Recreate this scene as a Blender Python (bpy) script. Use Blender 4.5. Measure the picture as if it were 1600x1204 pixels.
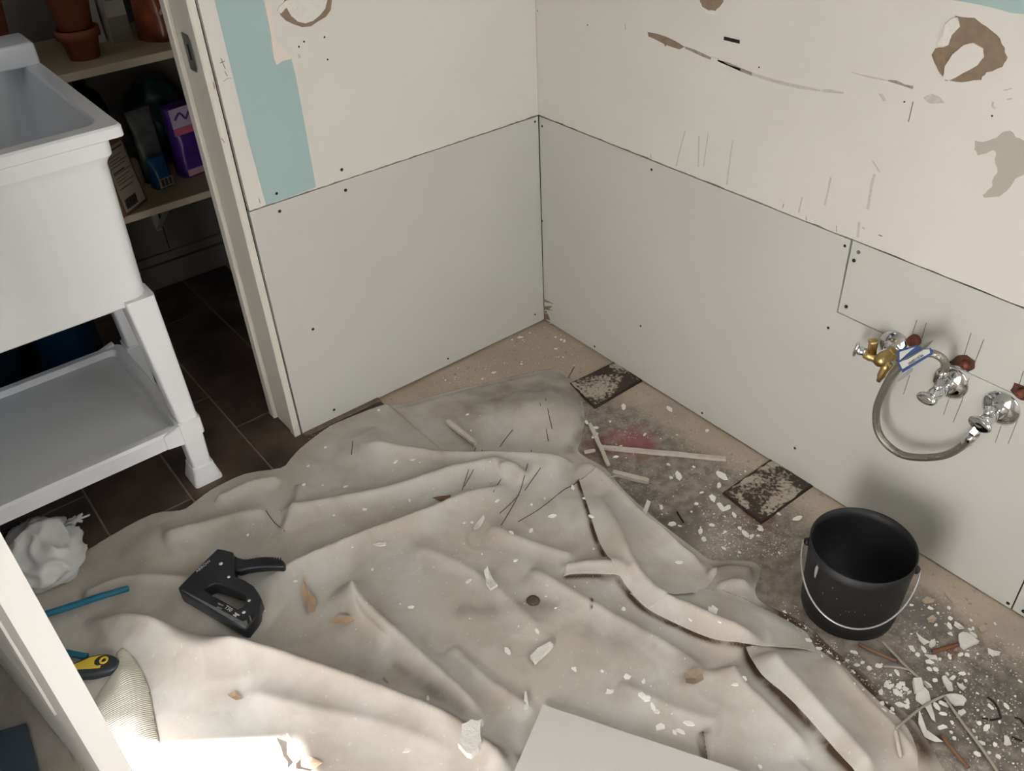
import bpy, bmesh, math, random
import numpy as np
from mathutils import Matrix, Vector, noise as mnoise
from math import radians, pi, sin, cos

random.seed(7)
for o in list(bpy.data.objects):
    bpy.data.objects.remove(o)
SC = bpy.context.scene
COL = SC.collection

# ------------------------------------------------------------------ camera
CAM_C = np.array([-1.38563288, -1.70154351, 1.41179106])
CAM_R = np.array([[0.7830204160353221, 0.4014168430576804, -0.4751247690675332],
                  [-0.6202697751612991, 0.4470637845338434, -0.6445148396892261],
                  [-0.046308034866776274, 0.7993738115974797, 0.5990468055493615]])
CAM_F = 1394.22
cam = bpy.data.cameras.new('camera')
cam.sensor_width = 36.0
cam.lens = 36.0 * CAM_F / 1600.0
cam.clip_start = 0.02
camo = bpy.data.objects.new('camera', cam)
COL.objects.link(camo)
M4 = Matrix([list(CAM_R[i]) + [CAM_C[i]] for i in range(3)] + [[0, 0, 0, 1]])
camo.matrix_world = M4
SC.camera = camo

# ------------------------------------------------------------------ world, sun, window light, exposure
w = bpy.data.worlds.new('world')
SC.world = w
w.use_nodes = True
wn = w.node_tree
bgn = wn.nodes['Background']
bgn.inputs['Color'].default_value = (0.62, 0.74, 0.92, 1)
bgn.inputs['Strength'].default_value = 1.0

SUN_DIR = Vector((-0.81, 0.59, -0.68)).normalized()
sun = bpy.data.lights.new('sun', 'SUN')
sun.energy = 88.0
sun.angle = radians(1.2)
sun.color = (0.97, 0.97, 1.0)
suno = bpy.data.objects.new('sun', sun)
COL.objects.link(suno)
suno.rotation_euler = SUN_DIR.to_track_quat('-Z', 'Y').to_euler()
suno.location = (4, -5, 5)

def area(name, loc, direction, sx, sy, power, color=(1, 1, 1)):
    l = bpy.data.lights.new(name, 'AREA')
    l.shape = 'RECTANGLE'
    l.size = sx
    l.size_y = sy
    l.energy = power
    l.color = color
    o = bpy.data.objects.new(name, l)
    COL.objects.link(o)
    o.location = loc
    o.rotation_euler = Vector(direction).to_track_quat('-Z', 'Y').to_euler()
    return o
# daylight at the right window; added fill at an unseen window behind the camera
WR = dict(y0=-1.82, y1=-1.62, z0=1.02, z1=1.50)      # window in the right wall
WF = dict(x0=-0.80, x1=-0.06, z0=0.95, z1=2.05)      # added unseen window behind the camera, for fill light
area('window_daylight_right', (0.02, -1.72, 1.26), (-1, 0, -0.12), 0.18, 0.46, 1.5, (0.93, 0.97, 1.0))
area('added_fill_front', (-0.43, -2.37, 1.5), (-0.2, 1, -0.2), 0.72, 1.08, 7.6, (0.97, 0.985, 1.0))
SC.view_settings.view_transform = 'Standard'
SC.view_settings.look = 'None'
SC.view_settings.gamma = 1.0
SC.view_settings.use_curve_mapping = False
SC.view_settings.exposure = 0.06
SC.cycles.sample_clamp_indirect = 0.0

# ------------------------------------------------------------------ helpers
def at(u, v, ax=2, val=0.0):
    d = CAM_R @ np.array([(u - 800) / CAM_F, -(v - 602) / CAM_F, -1.0])
    t = (val - CAM_C[ax]) / d[ax]
    return Vector(CAM_C + t * d)
def srgb(r, g, b):
    def f(c):
        c /= 255.0
        return c / 12.92 if c <= 0.04045 else ((c + 0.055) / 1.055) ** 2.4
    return (f(r), f(g), f(b), 1.0)

MATS = {}
def mat(name, col, rough=0.6, metal=0.0, var=0.0, vscale=8.0, bump=0.0, bscale=60.0, col2=None, spec=0.5, detail=4.0, trans=0.0, alpha=1.0, emit=None):
    if name in MATS:
        return MATS[name]
    m = bpy.data.materials.new(name)
    m.use_nodes = True
    nt = m.node_tree
    b = nt.nodes['Principled BSDF']
    b.inputs['Base Color'].default_value = col
    b.inputs['Roughness'].default_value = rough
    b.inputs['Metallic'].default_value = metal
    b.inputs['Specular IOR Level'].default_value = spec
    b.inputs['Transmission Weight'].default_value = trans
    b.inputs['Alpha'].default_value = alpha
    tc = nt.nodes.new('ShaderNodeTexCoord')
    if var > 0 or col2:
        n = nt.nodes.new('ShaderNodeTexNoise')
        n.inputs['Scale'].default_value = vscale
        n.inputs['Detail'].default_value = detail
        nt.links.new(tc.outputs['Object'], n.inputs['Vector'])
        r = nt.nodes.new('ShaderNodeValToRGB')
        r.color_ramp.elements[0].position = 0.35
        r.color_ramp.elements[1].position = 0.65
        c2 = col2 or tuple(max(0, c * (1 - var)) for c in col[:3]) + (1,)
        r.color_ramp.elements[0].color = c2
        r.color_ramp.elements[1].color = col
        nt.links.new(n.outputs['Fac'], r.inputs['Fac'])
        nt.links.new(r.outputs['Color'], b.inputs['Base Color'])
    if bump > 0:
        n2 = nt.nodes.new('ShaderNodeTexNoise')
        n2.inputs['Scale'].default_value = bscale
        n2.inputs['Detail'].default_value = 5
        nt.links.new(tc.outputs['Object'], n2.inputs['Vector'])
        bp = nt.nodes.new('ShaderNodeBump')
        bp.inputs['Strength'].default_value = bump
        bp.inputs['Distance'].default_value = 0.004
        nt.links.new(n2.outputs['Fac'], bp.inputs['Height'])
        nt.links.new(bp.outputs['Normal'], b.inputs['Normal'])
    MATS[name] = m
    return m

def link(name, me, material, parent=None, smooth=False, loc=None):
    o = bpy.data.objects.new(name, me)
    COL.objects.link(o)
    if material is not None and len(me.materials) == 0:
        me.materials.append(material)
    if parent is not None:
        o.parent = parent
    if loc is not None:
        o.location = loc
    if smooth:
        me.polygons.foreach_set('use_smooth', [True] * len(me.polygons))
        me.update()
    return o
def thing(name, label, cat, loc=(0, 0, 0), rotz=0.0, group=None):
    o = bpy.data.objects.new(name, None)
    o.empty_display_size = 0.05
    COL.objects.link(o)
    o.location = loc
    o.rotation_euler = (0, 0, rotz)
    return tag(o, label, cat, group)
def tag(o, label, cat, group=None):
    o['label'] = label
    o['category'] = cat
    if group:
        o['group'] = group
    return o
def struct(o, label=None):
    o['kind'] = 'structure'
    if label:
        o['label'] = label
    return o

def bm_mesh(bm, name='m', bevel=0.0, seg=2):
    if bevel > 0:
        bmesh.ops.bevel(bm, geom=list(bm.edges), offset=bevel, segments=seg, affect='EDGES', profile=0.5)
    bmesh.ops.recalc_face_normals(bm, faces=list(bm.faces))
    me = bpy.data.meshes.new(name)
    bm.to_mesh(me)
    bm.free()
    return me
def add_box(bm, x0, x1, y0, y1, z0, z1):
    vs = [bm.verts.new(p) for p in [(x0, y0, z0), (x1, y0, z0), (x1, y1, z0), (x0, y1, z0), (x0, y0, z1), (x1, y0, z1), (x1, y1, z1), (x0, y1, z1)]]
    for f in [(3, 2, 1, 0), (4, 5, 6, 7), (0, 1, 5, 4), (1, 2, 6, 5), (2, 3, 7, 6), (3, 0, 4, 7)]:
        bm.faces.new([vs[i] for i in f])
def add_hexa(bm, b, t):
    """b, t: four bottom and four top points"""
    vs = [bm.verts.new(p) for p in list(b) + list(t)]
    for f in [(3, 2, 1, 0), (4, 5, 6, 7), (0, 1, 5, 4), (1, 2, 6, 5), (2, 3, 7, 6), (3, 0, 4, 7)]:
        bm.faces.new([vs[i] for i in f])
def box(x0, x1, y0, y1, z0, z1, bevel=0.0, seg=2):
    bm = bmesh.new()
    add_box(bm, x0, x1, y0, y1, z0, z1)
    return bm_mesh(bm, bevel=bevel, seg=seg)
def add_lathe(bm, prof, n=32, origin=(0, 0, 0), axis=(0, 0, 1), cap0=True, cap1=True, sx=1.0, sy=1.0):
    q = Vector((0, 0, 1)).rotation_difference(Vector(axis).normalized())
    rings = []
    for r, h in prof:
        ring = []
        for i in range(n):
            a = 2 * pi * i / n
            ring.append(bm.verts.new(Vector(origin) + q @ Vector((r * cos(a) * sx, r * sin(a) * sy, h))))
        rings.append(ring)
    for a, b in zip(rings, rings[1:]):
        for i in range(n):
            j = (i + 1) % n
            bm.faces.new([a[i], a[j], b[j], b[i]])
    if cap0:
        bm.faces.new(list(reversed(rings[0])))
    if cap1:
        bm.faces.new(rings[-1])
def lathe(prof, n=32, origin=(0, 0, 0), axis=(0, 0, 1), **k):
    bm = bmesh.new()
    add_lathe(bm, prof, n, origin, axis, **k)
    return bm_mesh(bm)
def smooth_path(pts, per=8):
    pts = [Vector(p) for p in pts]
    out = []
    for i in range(len(pts) - 1):
        p0 = pts[max(i - 1, 0)]; p1 = pts[i]; p2 = pts[i + 1]; p3 = pts[min(i + 2, len(pts) - 1)]
        for k in range(per):
            t = k / per
            out.append(0.5 * ((2 * p1) + (p2 - p0) * t + (2 * p0 - 5 * p1 + 4 * p2 - p3) * t * t + (3 * p1 - p0 - 3 * p2 + p3) * t ** 3))
    out.append(pts[-1])
    return out
def add_tube(bm, pts, rad, n=8):
    pts = [Vector(p) for p in pts]
    rings = []
    t0 = (pts[1] - pts[0]).normalized()
    up = Vector((0, 0, 1)) if abs(t0.z) < 0.9 else Vector((1, 0, 0))
    nrm = t0.cross(up).normalized()
    for i, p in enumerate(pts):
        t = (pts[min(i + 1, len(pts) - 1)] - pts[max(i - 1, 0)]).normalized()
        nrm = (nrm - t * nrm.dot(t)).normalized()
        bn = t.cross(nrm)
        r = rad[i] if isinstance(rad, (list, tuple)) else rad
        rings.append([bm.verts.new(p + nrm * (r * cos(2 * pi * k / n)) + bn * (r * sin(2 * pi * k / n))) for k in range(n)])
    for a, b in zip(rings, rings[1:]):
        for i in range(n):
            j = (i + 1) % n
            bm.faces.new([a[i], a[j], b[j], b[i]])
    bm.faces.new(list(reversed(rings[0])))
    bm.faces.new(rings[-1])
def tube(pts, rad, n=8, per=0):
    if per:
        pts = smooth_path(pts, per)
    bm = bmesh.new()
    add_tube(bm, pts, rad, n)
    return bm_mesh(bm)
def prism(polys, depth, bevel=0.0, M=None):
    """polys: outline and holes in local XY, extruded 0..depth along local Z"""
    cu = bpy.data.curves.new('c', 'CURVE')
    cu.dimensions = '2D'
    cu.fill_mode = 'BOTH'
    for poly in polys:
        s = cu.splines.new('POLY')
        s.points.add(len(poly) - 1)
        for p, q in zip(s.points, poly):
            p.co = (q[0], q[1], 0, 1)
        s.use_cyclic_u = True
    cu.extrude = max(depth / 2 - bevel, 1e-5)
    cu.bevel_depth = bevel
    cu.bevel_resolution = 1
    if bevel:
        cu.offset = -bevel
    o = bpy.data.objects.new('tmp', cu)
    me = bpy.data.meshes.new_from_object(o)
    bpy.data.objects.remove(o)
    bpy.data.curves.remove(cu)
    me.transform(Matrix.Translation((0, 0, depth / 2)))
    if M is not None:
        me.transform(M)
    me.materials.clear()
    return me
def text_mesh(txt, size, depth, M):
    cu = bpy.data.curves.new('t', 'FONT')
    cu.body = txt
    cu.size = size
    cu.extrude = depth
    cu.align_x = 'CENTER'
    cu.align_y = 'CENTER'
    o = bpy.data.objects.new('tmp', cu)
    COL.objects.link(o)
    dg = bpy.context.evaluated_depsgraph_get()
    me = bpy.data.meshes.new_from_object(o.evaluated_get(dg))
    bpy.data.objects.remove(o)
    me.transform(M)
    me.materials.clear()
    return me
# matrices: prism XY -> wall planes. right wall (x=0): local (y, z) -> world, extruded towards -x
M_RIGHT = Matrix(((0, 0, -1, 0), (1, 0, 0, 0), (0, 1, 0, 0), (0, 0, 0, 1)))
M_BACK = Matrix(((1, 0, 0, 0), (0, 0, -1, 0), (0, 1, 0, 0), (0, 0, 0, 1)))
def pr_right(px):
    return [(at(u, v, 0, 0)[1], at(u, v, 0, 0)[2]) for u, v in px]
def pr_back(px):
    return [(at(u, v, 1, 0)[0], at(u, v, 1, 0)[2]) for u, v in px]
def on_right(poly, depth, off=0.0, bevel=0.0):
    return prism([poly], depth, bevel, Matrix.Translation((-off, 0, 0)) @ M_RIGHT)
def on_back(poly, depth, off=0.0, bevel=0.0):
    return prism([poly], depth, bevel, Matrix.Translation((0, -off, 0)) @ M_BACK)
def ribbon(poly, wdt):
    """thin strip polygon around a 2D polyline"""
    L, Rr = [], []
    for i, p in enumerate(poly):
        a = Vector(poly[max(i - 1, 0)]); b = Vector(poly[min(i + 1, len(poly) - 1)])
        d = (b - a).normalized()
        n = Vector((-d.y, d.x)) * (wdt[i] if isinstance(wdt, (list, tuple)) else wdt) * 0.5
        L.append(tuple(Vector(p) + n)); Rr.append(tuple(Vector(p) - n))
    return L + Rr[::-1]

# ------------------------------------------------------------------ materials
PAINT = mat('old_white_paint', srgb(217, 213, 206), 0.62, var=0.045, vscale=5, bump=0.06, bscale=90)
GYPS = mat('new_gypsum_board', srgb(197, 196, 190), 0.8, var=0.03, vscale=4, bump=0.05, bscale=200)
BLUE = mat('pale_blue_paint', srgb(164, 187, 186), 0.6, var=0.04, vscale=6)
KRAFT = mat('torn_kraft_paper', srgb(140, 122, 101), 0.9, var=0.15, vscale=60, bump=0.3, bscale=250)
PLAST = mat('plaster_white', srgb(224, 221, 213), 0.85, var=0.06, vscale=80, bump=0.5, bscale=160)
SCUFF = mat('scuff_grey', srgb(198, 194, 185), 0.8, var=0.16, vscale=120)
SCUFFD = mat('scuff_dark', srgb(158, 150, 138), 0.8, var=0.3, vscale=160)
GREYP = mat('bare_grey_patch', srgb(177, 173, 162), 0.8, var=0.04, vscale=30)
SCREW = mat('dark_screw', srgb(30, 29, 28), 0.5, 0.3)
GREYSCREW = mat('dull_screw', srgb(120, 116, 110), 0.5, 0.4)
CORE = mat('dark_wall_core', srgb(62, 54, 46), 0.9)
PENCIL = mat('pencil_grey', srgb(112, 106, 97), 0.8)
TRIM = mat('white_trim_paint', srgb(215, 211, 201), 0.45, var=0.04, vscale=12, bump=0.04, bscale=60)
CEIL = mat('ceiling_white', srgb(225, 223, 218), 0.8)

# ------------------------------------------------------------------ room shell
def jag(a, b, n, amp, rnd):
    """points from a to b with small perpendicular jitter (worn board edge)"""
    a = Vector(a); b = Vector(b)
    d = (b - a).normalized(); nn = Vector((-d.y, d.x))
    return [tuple(a.lerp(b, i / n) + nn * rnd.uniform(-amp, amp) * (0 if i in (0, n) else 1)) for i in range(n + 1)]
rj = random.Random(3)
H = 0.61
LEFT_END = -0.786
ROOM_X0, ROOM_Y0, ROOM_H = -1.69, -2.35, 2.45
T = 0.0125

# right wall: core with the window opening, boards as children
bm = bmesh.new()
add_box(bm, T, 0.12, WR['y1'], 0.12, 0, ROOM_H)
add_box(bm, T, 0.12, ROOM_Y0, WR['y0'], 0, ROOM_H)
add_box(bm, T, 0.12, WR['y0'], WR['y1'], 0, WR['z0'])
add_box(bm, T, 0.12, WR['y0'], WR['y1'], WR['z1'], ROOM_H)
wall_right = struct(link('wall_right', bm_mesh(bm), CORE), 'right wall with grey drywall below old white paint')
YS = -0.908
ub = jag((0.0, H + 0.002), (YS, H + 0.0005), 60, 0.0013, rj) + jag((YS, H + 0.0005), (-1.60, H - 0.002), 30, 0.0008, rj)[1:]
wl = WR
upper = ub + [(-1.60, H - 0.002), (ROOM_Y0, H), (ROOM_Y0, ROOM_H), (0, ROOM_H)]
hole = [(wl['y0'], wl['z0']), (wl['y1'], wl['z0']), (wl['y1'], wl['z1']), (wl['y0'], wl['z1'])]
link('upper_board', prism([upper, hole], T, 0, Matrix.Translation((T, 0, 0)) @ M_RIGHT), PAINT, wall_right)
pA = link('drywall_panel', prism([[(0.0, 0.006), (-1.384, 0.004), (-1.387, 0.4495), (-0.9055, 0.4495), (YS + 0.0035, H - 0.003), (-0.002, H - 0.001)]], T, 0, Matrix.Translation((T, 0, 0)) @ M_RIGHT), GYPS, wall_right)
pB = link('drywall_panel', prism([[(-0.9075, 0.4515), (-1.70, 0.449), (-1.70, H - 0.006), (YS - 0.0005, H - 0.0025)]], T, 0, Matrix.Translation((T + 0.0012, 0, 0)) @ M_RIGHT), GYPS, wall_right)
pC = link('drywall_panel', prism([[(-1.3865, 0.004), (-2.34, 0.004), (-2.34, 0.4475), (-1.389, 0.4475)]], T, 0, Matrix.Translation((T + 0.0015, 0, 0)) @ M_RIGHT), GYPS, wall_right)
pD = link('drywall_panel', prism([[(-1.702, 0.45), (ROOM_Y0, 0.45), (ROOM_Y0, H - 0.003), (-1.702, H - 0.004)]], T, 0, Matrix.Translation((T, 0, 0)) @ M_RIGHT), GYPS, wall_right)

# back wall: from the corner to the door frame, and above the doorway
DOOR_L = -1.60
bm = bmesh.new()
add_box(bm, LEFT_END + 0.012, T, T, 0.12, 0, ROOM_H)
add_box(bm, ROOM_X0, DOOR_L - 0.03, T, 0.12, 0, ROOM_H)
add_box(bm, DOOR_L - 0.03, LEFT_END + 0.012, T, 0.12, 2.06, ROOM_H)
wall_back = struct(link('wall_back', bm_mesh(bm), CORE), 'back wall beside the doorway with grey drywall and pale blue stripe')
ub = jag((LEFT_END + 0.002, H + 0.003), (-0.0005, H + 0.002), 70, 0.0012, rj)
link('upper_board', prism([ub + [(-0.0005, ROOM_H), (LEFT_END - 0.004, ROOM_H)]], T, 0, Matrix.Translation((0, T, 0)) @ M_BACK), PAINT, wall_back)
pE = link('drywall_panel', prism([[(LEFT_END, 0.008), (-0.002, 0.006), (-0.002, H - 0.001), (LEFT_END + 0.001, H + 0.0005)]], T, 0, Matrix.Translation((0, T, 0)) @ M_BACK), GYPS, wall_back)
link('upper_board', box(ROOM_X0, DOOR_L - 0.03, 0, T, 0, ROOM_H), PAINT, wall_back)
link('upper_board', box(DOOR_L - 0.03, LEFT_END - 0.004, 0, T, 2.06, ROOM_H), PAINT, wall_back)

# screws
scr = lathe([(0.0001, 0.0009), (0.0022, 0.0007), (0.0033, 0.0008), (0.0037, 0.0003), (0.0037, -0.001)], 12, cap0=False)
def screw(u, v, wall, parent, m=SCREW, s=1.0):
    me = scr.copy()
    if wall == 'r':
        p = at(u, v, 0, 0)
        me.transform(Matrix.Translation((0, p.y, p.z)) @ Matrix.Rotation(-pi / 2, 4, 'Y') @ Matrix.Scale(s, 4))
    else:
        p = at(u, v, 1, 0)
        me.transform(Matrix.Translation((p.x, 0, p.z)) @ Matrix.Rotation(pi / 2, 4, 'X') @ Matrix.Scale(s, 4))
    link('screw', me, m, parent)
for u, v in [(437, 330), (540, 297), (489, 514), (522, 640), (700, 560), (836, 491), (836, 190)]:
    screw(u, v, 'b', pE, s=0.8 if u > 690 else 1)
for u, v in [(534, 265), (432, 302)]:
    screw(u, v, 'b', wall_back)
for u, v in [(847, 197), (847, 345), (1018, 265), (1320, 384), (1001, 509), (1294, 512), (1097, 645), (1242, 700), (929, 541), (853, 487)]:
    screw(u, v, 'r', pA, s=0.85)
for u, v in [(1334, 407), (1322, 479)]:
    screw(u, v, 'r', pB)
screw(1341, 394, 'r', pB, GREYSCREW)
screw(1575, 942, 'r', pA)
screw(1599, 955, 'r', pC)
for u, v in [(475, 65), (467, 73), (507, 58), (512, 93)]:
    screw(u, v, 'b', wall_back, s=0.55)
for u, v in [(918, 39), (840, 17), (1186, 105), (1550, 181), (1413, 159)]:
    screw(u, v, 'r', wall_right, s=0.45)

# blue stripe and torn places on the back wall (crop frame -> photo frame)
def c4(L):
    return [(320 + x * 0.3375, y * 0.3375) for x, y in L]
blue = pr_back(c4([(270, 0), (290, 90), (298, 140), (305, 170), (310, 230), (318, 270), (330, 300), (345, 285), (360, 280), (380, 268), (400, 272), (420, 350), (470, 620), (514, 866), (284, 950), (200, 640), (110, 270), (45, 0)]))
blue = [(blue[0][0] - 0.005, 1.5)] + blue + [(blue[-1][0] - 0.005, 1.5)]
link('painted_stripe', on_back(blue, 0.0007), BLUE, wall_back)
tw = pr_back(c4([(395, -60), (360, 20), (345, 50), (350, 70), (375, 95), (410, 112), (450, 125), (490, 122), (525, 98), (560, 78), (583, 45), (588, 0), (580, -50), (500, -90)]))
link('torn_paper', on_back(tw, 0.0006), KRAFT, wall_back)
tw = pr_back(c4([(400, -50), (385, 10), (380, 40), (400, 75), (430, 100), (465, 108), (500, 96), (530, 72), (556, 40), (566, 0), (560, -50), (500, -80)]))
link('plaster_patch', on_back(tw, 0.0016, 0, 0.0004), PLAST, wall_back)
for q in ([(378, 0), (340, 30), (335, 50), (352, 62), (372, 38), (392, 30), (395, 0)], [(398, 30), (405, 55), (425, 60), (440, 48), (430, 35), (415, 45)]):
    link('plaster_patch', on_back(pr_back(c4(q)), 0.0024, 0, 0.0005), PLAST, wall_back)
link('scuff_mark', on_back(pr_back(c4([(430, 250), (442, 252), (446, 266), (434, 270)])), 0.0005), SCUFF, wall_back)
# ragged paper edge beside the stripe
link('plaster_patch', on_back(pr_back(c4([(272, 0), (300, 0), (318, 120), (330, 200), (400, 262), (398, 272), (360, 281), (332, 300), (318, 268), (305, 165), (290, 88)])), 0.0013), mat('peeled_edge', srgb(224, 213, 202), 0.8), wall_back)
for q in ([(75, 270), (95, 320)], [(70, 292), (92, 282)], [(92, 330), (104, 352)], [(40, 380), (45, 410)], [(105, 605), (112, 620)], [(75, 640), (92, 660)], [(250, 918), (256, 940)]):
    link('pencil_line', on_back(ribbon(pr_back(c4(q)), 0.0013), 0.0004), PENCIL, wall_back)
link('pencil_line', on_back(ribbon(pr_back([(349, 127), (357, 122), (362, 122)]), 0.0007), 0.0004), PENCIL, wall_back)
for a, b in (((620, 453), (628, 450)), ((640, 430), (647, 427))):
    link('scuff_mark', on_back(ribbon(pr_back([a, b]), 0.0012), 0.0004), SCUFF, pE)

# torn places, scuffs and pencil lines on the right wall
def c5(L):
    return [(830 + x * 0.48125, y * 0.48125) for x, y in L]
def rough(poly, n, amp, seed):
    r = random.Random(seed); out = []
    for i in range(len(poly)):
        a = Vector(poly[i]); b = Vector(poly[(i + 1) % len(poly)])
        for k in range(n):
            out.append(tuple(a.lerp(b, k / n) + Vector((r.uniform(-amp, amp), r.uniform(-amp, amp)))))
    return out
ring = c5([(1375, 52), (1440, 60), (1500, 100), (1530, 140), (1545, 185), (1530, 215), (1480, 235), (1460, 258), (1400, 268), (1345, 262), (1315, 215), (1300, 180), (1310, 158), (1355, 148), (1365, 110), (1392, 82)])
link('torn_paper', on_right(rough(pr_right(ring), 3, 0.0012, 1), 0.0006), KRAFT, wall_right)
blob = c5([(1338, 257), (1345, 215), (1370, 175), (1405, 145), (1440, 138), (1468, 155), (1471, 185), (1450, 210), (1400, 240), (1360, 262)])
link('plaster_patch', on_right(rough(pr_right(blob), 2, 0.0006, 2), 0.0026, 0, 0.0008), PAINT, wall_right)
flap = c5([(1385, 55), (1394, 85), (1367, 112), (1357, 146), (1325, 150), (1318, 138), (1340, 110), (1345, 80), (1365, 60)])
link('plaster_patch', on_right(rough(pr_right(flap), 2, 0.0006, 3), 0.0024, 0, 0.0006), PLAST, wall_right)
gp = c5([(1440, 455), (1470, 462), (1510, 445), (1540, 425), (1560, 425), (1575, 445), (1610, 460), (1610, 560), (1570, 580), (1555, 610), (1520, 638), (1470, 640), (1465, 632), (1495, 610), (1500, 580), (1515, 555), (1505, 520), (1512, 495), (1500, 485), (1478, 497), (1450, 505), (1440, 485)])
link('bare_patch', on_right(rough(pr_right(gp), 3, 0.001, 4), 0.0005), GREYP, wall_right)
link('bare_patch', on_right(rough(pr_right(c5([(1272, 318), (1300, 303), (1325, 315), (1340, 332), (1310, 338), (1285, 332)])), 2, 0.001, 14), 0.0005), SCUFF, wall_right)
link('bare_patch', on_right(rough(pr_right(c5([(1127, 302), (1142, 305), (1153, 328), (1143, 328)])), 2, 0.0007, 15), 0.0005), SCUFF, wall_right)
top = c5([(548, -30), (628, -30), (625, 8), (612, 22), (598, 34), (578, 33), (556, 20), (549, 6)])
link('plaster_patch', on_right(rough(pr_right(c5([(543, -30), (550, 20), (570, 45), (600, 48), (622, 20), (630, -30)])), 2, 0.0008, 5), 0.0006), PLAST, wall_right)
link('torn_paper', on_right(rough(pr_right(top), 2, 0.0008, 5), 0.0011), KRAFT, wall_right)
st1 = c5([(378, 104), (410, 110), (440, 120), (470, 134), (498, 152), (482, 160), (450, 150), (440, 146), (436, 151), (431, 142), (400, 126), (381, 118)])
link('torn_paper', on_right(pr_right(st1), 0.0006), KRAFT, wall_right)
def strip_r(px, wdt, m, name='scuff_mark'):
    link(name, on_right(ribbon(pr_right(px), wdt), 0.0005), m, wall_right)
strip_r(c5([(500, 154), (530, 166), (560, 180), (584, 190)]), [0.004, 0.006, 0.006, 0.004], SCUFFD)
strip_r(c5([(606, 196), (640, 208), (676, 224), (718, 241)]), [0.003, 0.006, 0.006, 0.006], SCUFFD)
strip_r(c5([(584, 188), (610, 200), (640, 216), (680, 226)]), [0.008, 0.009, 0.007, 0.004], PLAST, 'plaster_patch')
strip_r(c5([(718, 241), (760, 254), (800, 266), (870, 282), (940, 294)]), [0.005, 0.006, 0.006, 0.006, 0.003], SCUFF)
strip_r(c5([(945, 293), (970, 295), (1015, 302)]), [0.006, 0.006, 0.003], SCUFF)
strip_r(c5([(1160, 261), (1185, 266), (1215, 278), (1240, 284)]), [0.002, 0.005, 0.003, 0.005], SCUFFD)
strip_r(c5([(1040, 235), (1100, 250), (1160, 262)]), [0.001, 0.003, 0.002], SCUFF)
strip_r(c5([(626, 124), (677, 136)]), 0.0065, SCREW, 'slot')
for L, wd in (([(500, 425), (485, 480), (470, 540)], .0025), ([(545, 440), (543, 540)], .003), ([(575, 430), (560, 540)], .002), ([(655, 455), (648, 500), (635, 600)], .0025), ([(973, 575), (965, 615), (953, 665)], .004), ([(1107, 520), (1132, 560)], .002), ([(1115, 565), (1105, 600), (1100, 635), (1092, 680)], .005), ([(1065, 720), (1060, 770)], .005), ([(880, 640), (868, 690)], .003), ([(1240, 330), (1225, 395)], .0015), ([(1075, 738), (1083, 743)], .003), ([(1128, 762), (1140, 767)], .0015), ([(1535, 293), (1560, 287)], .002), ([(1500, 330), (1497, 345), (1506, 352)], .003), ([(1545, 322), (1562, 320)], .002), ([(305, 75), (306, 98)], .002), ([(820, 660), (816, 675)], .001)):
    strip_r(c5(L), wd, SCUFF if wd > .0016 else PENCIL)
link('painted_patch', on_right([(p[0], p[1]) for p in pr_right(c5([(1355, -2), (1400, 5), (1450, 14), (1500, 25), (1560, 42), (1640, 48)]))] + [(-1.3, 1.25), (-0.95, 1.25)], 0.0007), BLUE, wall_right)
def c7(L):
    return [(1320 + x * 0.19929, 500 + y * 0.19929) for x, y in L]
for L in ([(565, 0), (530, 110)], [(640, 20), (605, 140)], [(510, 430), (460, 580)], [(990, 100), (930, 290)], [(1090, 150), (1000, 380)], [(815, 620), (775, 740)], [(975, 455), (915, 640), (850, 800)], [(1400, 400), (1360, 530)], [(1225, 830), (1180, 960)], [(1360, 770), (1280, 970)]):
    link('pencil_line', on_right(ribbon(pr_right(c7(L)), 0.0011), 0.0004), PENCIL, wall_right)
for u, v0, v1 in ((1017, 240, 250), (1307, 352, 362), (1260, 338, 348)):
    link('pencil_line', on_right(ribbon(pr_right([(u, v0), (u, v1)]), 0.0008), 0.0004), PENCIL, wall_right)
# torn paper bits low in the corner
for q in ([(849, 466), (864, 474), (850, 471)], [(849, 478), (863, 478), (858, 483), (864, 485), (849, 483)], [(849, 489), (856, 490), (860, 500), (850, 497)]):
    link('torn_paper', on_right(pr_right(q), 0.0008), KRAFT, wall_right)

# other walls, ceiling
bm = bmesh.new()
add_box(bm, ROOM_X0 - 0.1, WF['x0'], ROOM_Y0 - 0.1, ROOM_Y0, 0, ROOM_H)
add_box(bm, WF['x1'], 0.12, ROOM_Y0 - 0.1, ROOM_Y0, 0, ROOM_H)
add_box(bm, WF['x0'], WF['x1'], ROOM_Y0 - 0.1, ROOM_Y0, 0, WF['z0'])
add_box(bm, WF['x0'], WF['x1'], ROOM_Y0 - 0.1, ROOM_Y0, WF['z1'], ROOM_H)
struct(link('wall_front', bm_mesh(bm), PAINT), 'white wall behind the camera with an added window opening')
struct(link('wall_left', box(ROOM_X0 - 0.1, ROOM_X0, ROOM_Y0, 0.0, 0, ROOM_H), PAINT), 'white wall left of the open door')
struct(link('ceiling', box(ROOM_X0 - 0.1, 0.12, ROOM_Y0 - 0.1, 1.1, ROOM_H, ROOM_H + 0.1), CEIL), 'white ceiling')
def window(name, mk, label):
    o = bpy.data.objects.new(name, None); COL.objects.link(o); struct(o, label)
    for nm, a in mk:
        link(nm, box(*a), TRIM, o)
y0, y1, z0, z1 = WR['y0'], WR['y1'], WR['z0'], WR['z1']
window('window_1', [('window_frame', (0.03, 0.09, y0, y0 + .03, z0, z1)), ('window_frame', (0.03, 0.09, y1 - .012, y1, z0, z1)), ('window_sill', (-0.005, 0.1, y0, y1, z0 - .02, z0 + .004)), ('window_frame', (0.03, 0.09, y0, y1, z1 - .03, z1))], 'window in the right wall')
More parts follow.
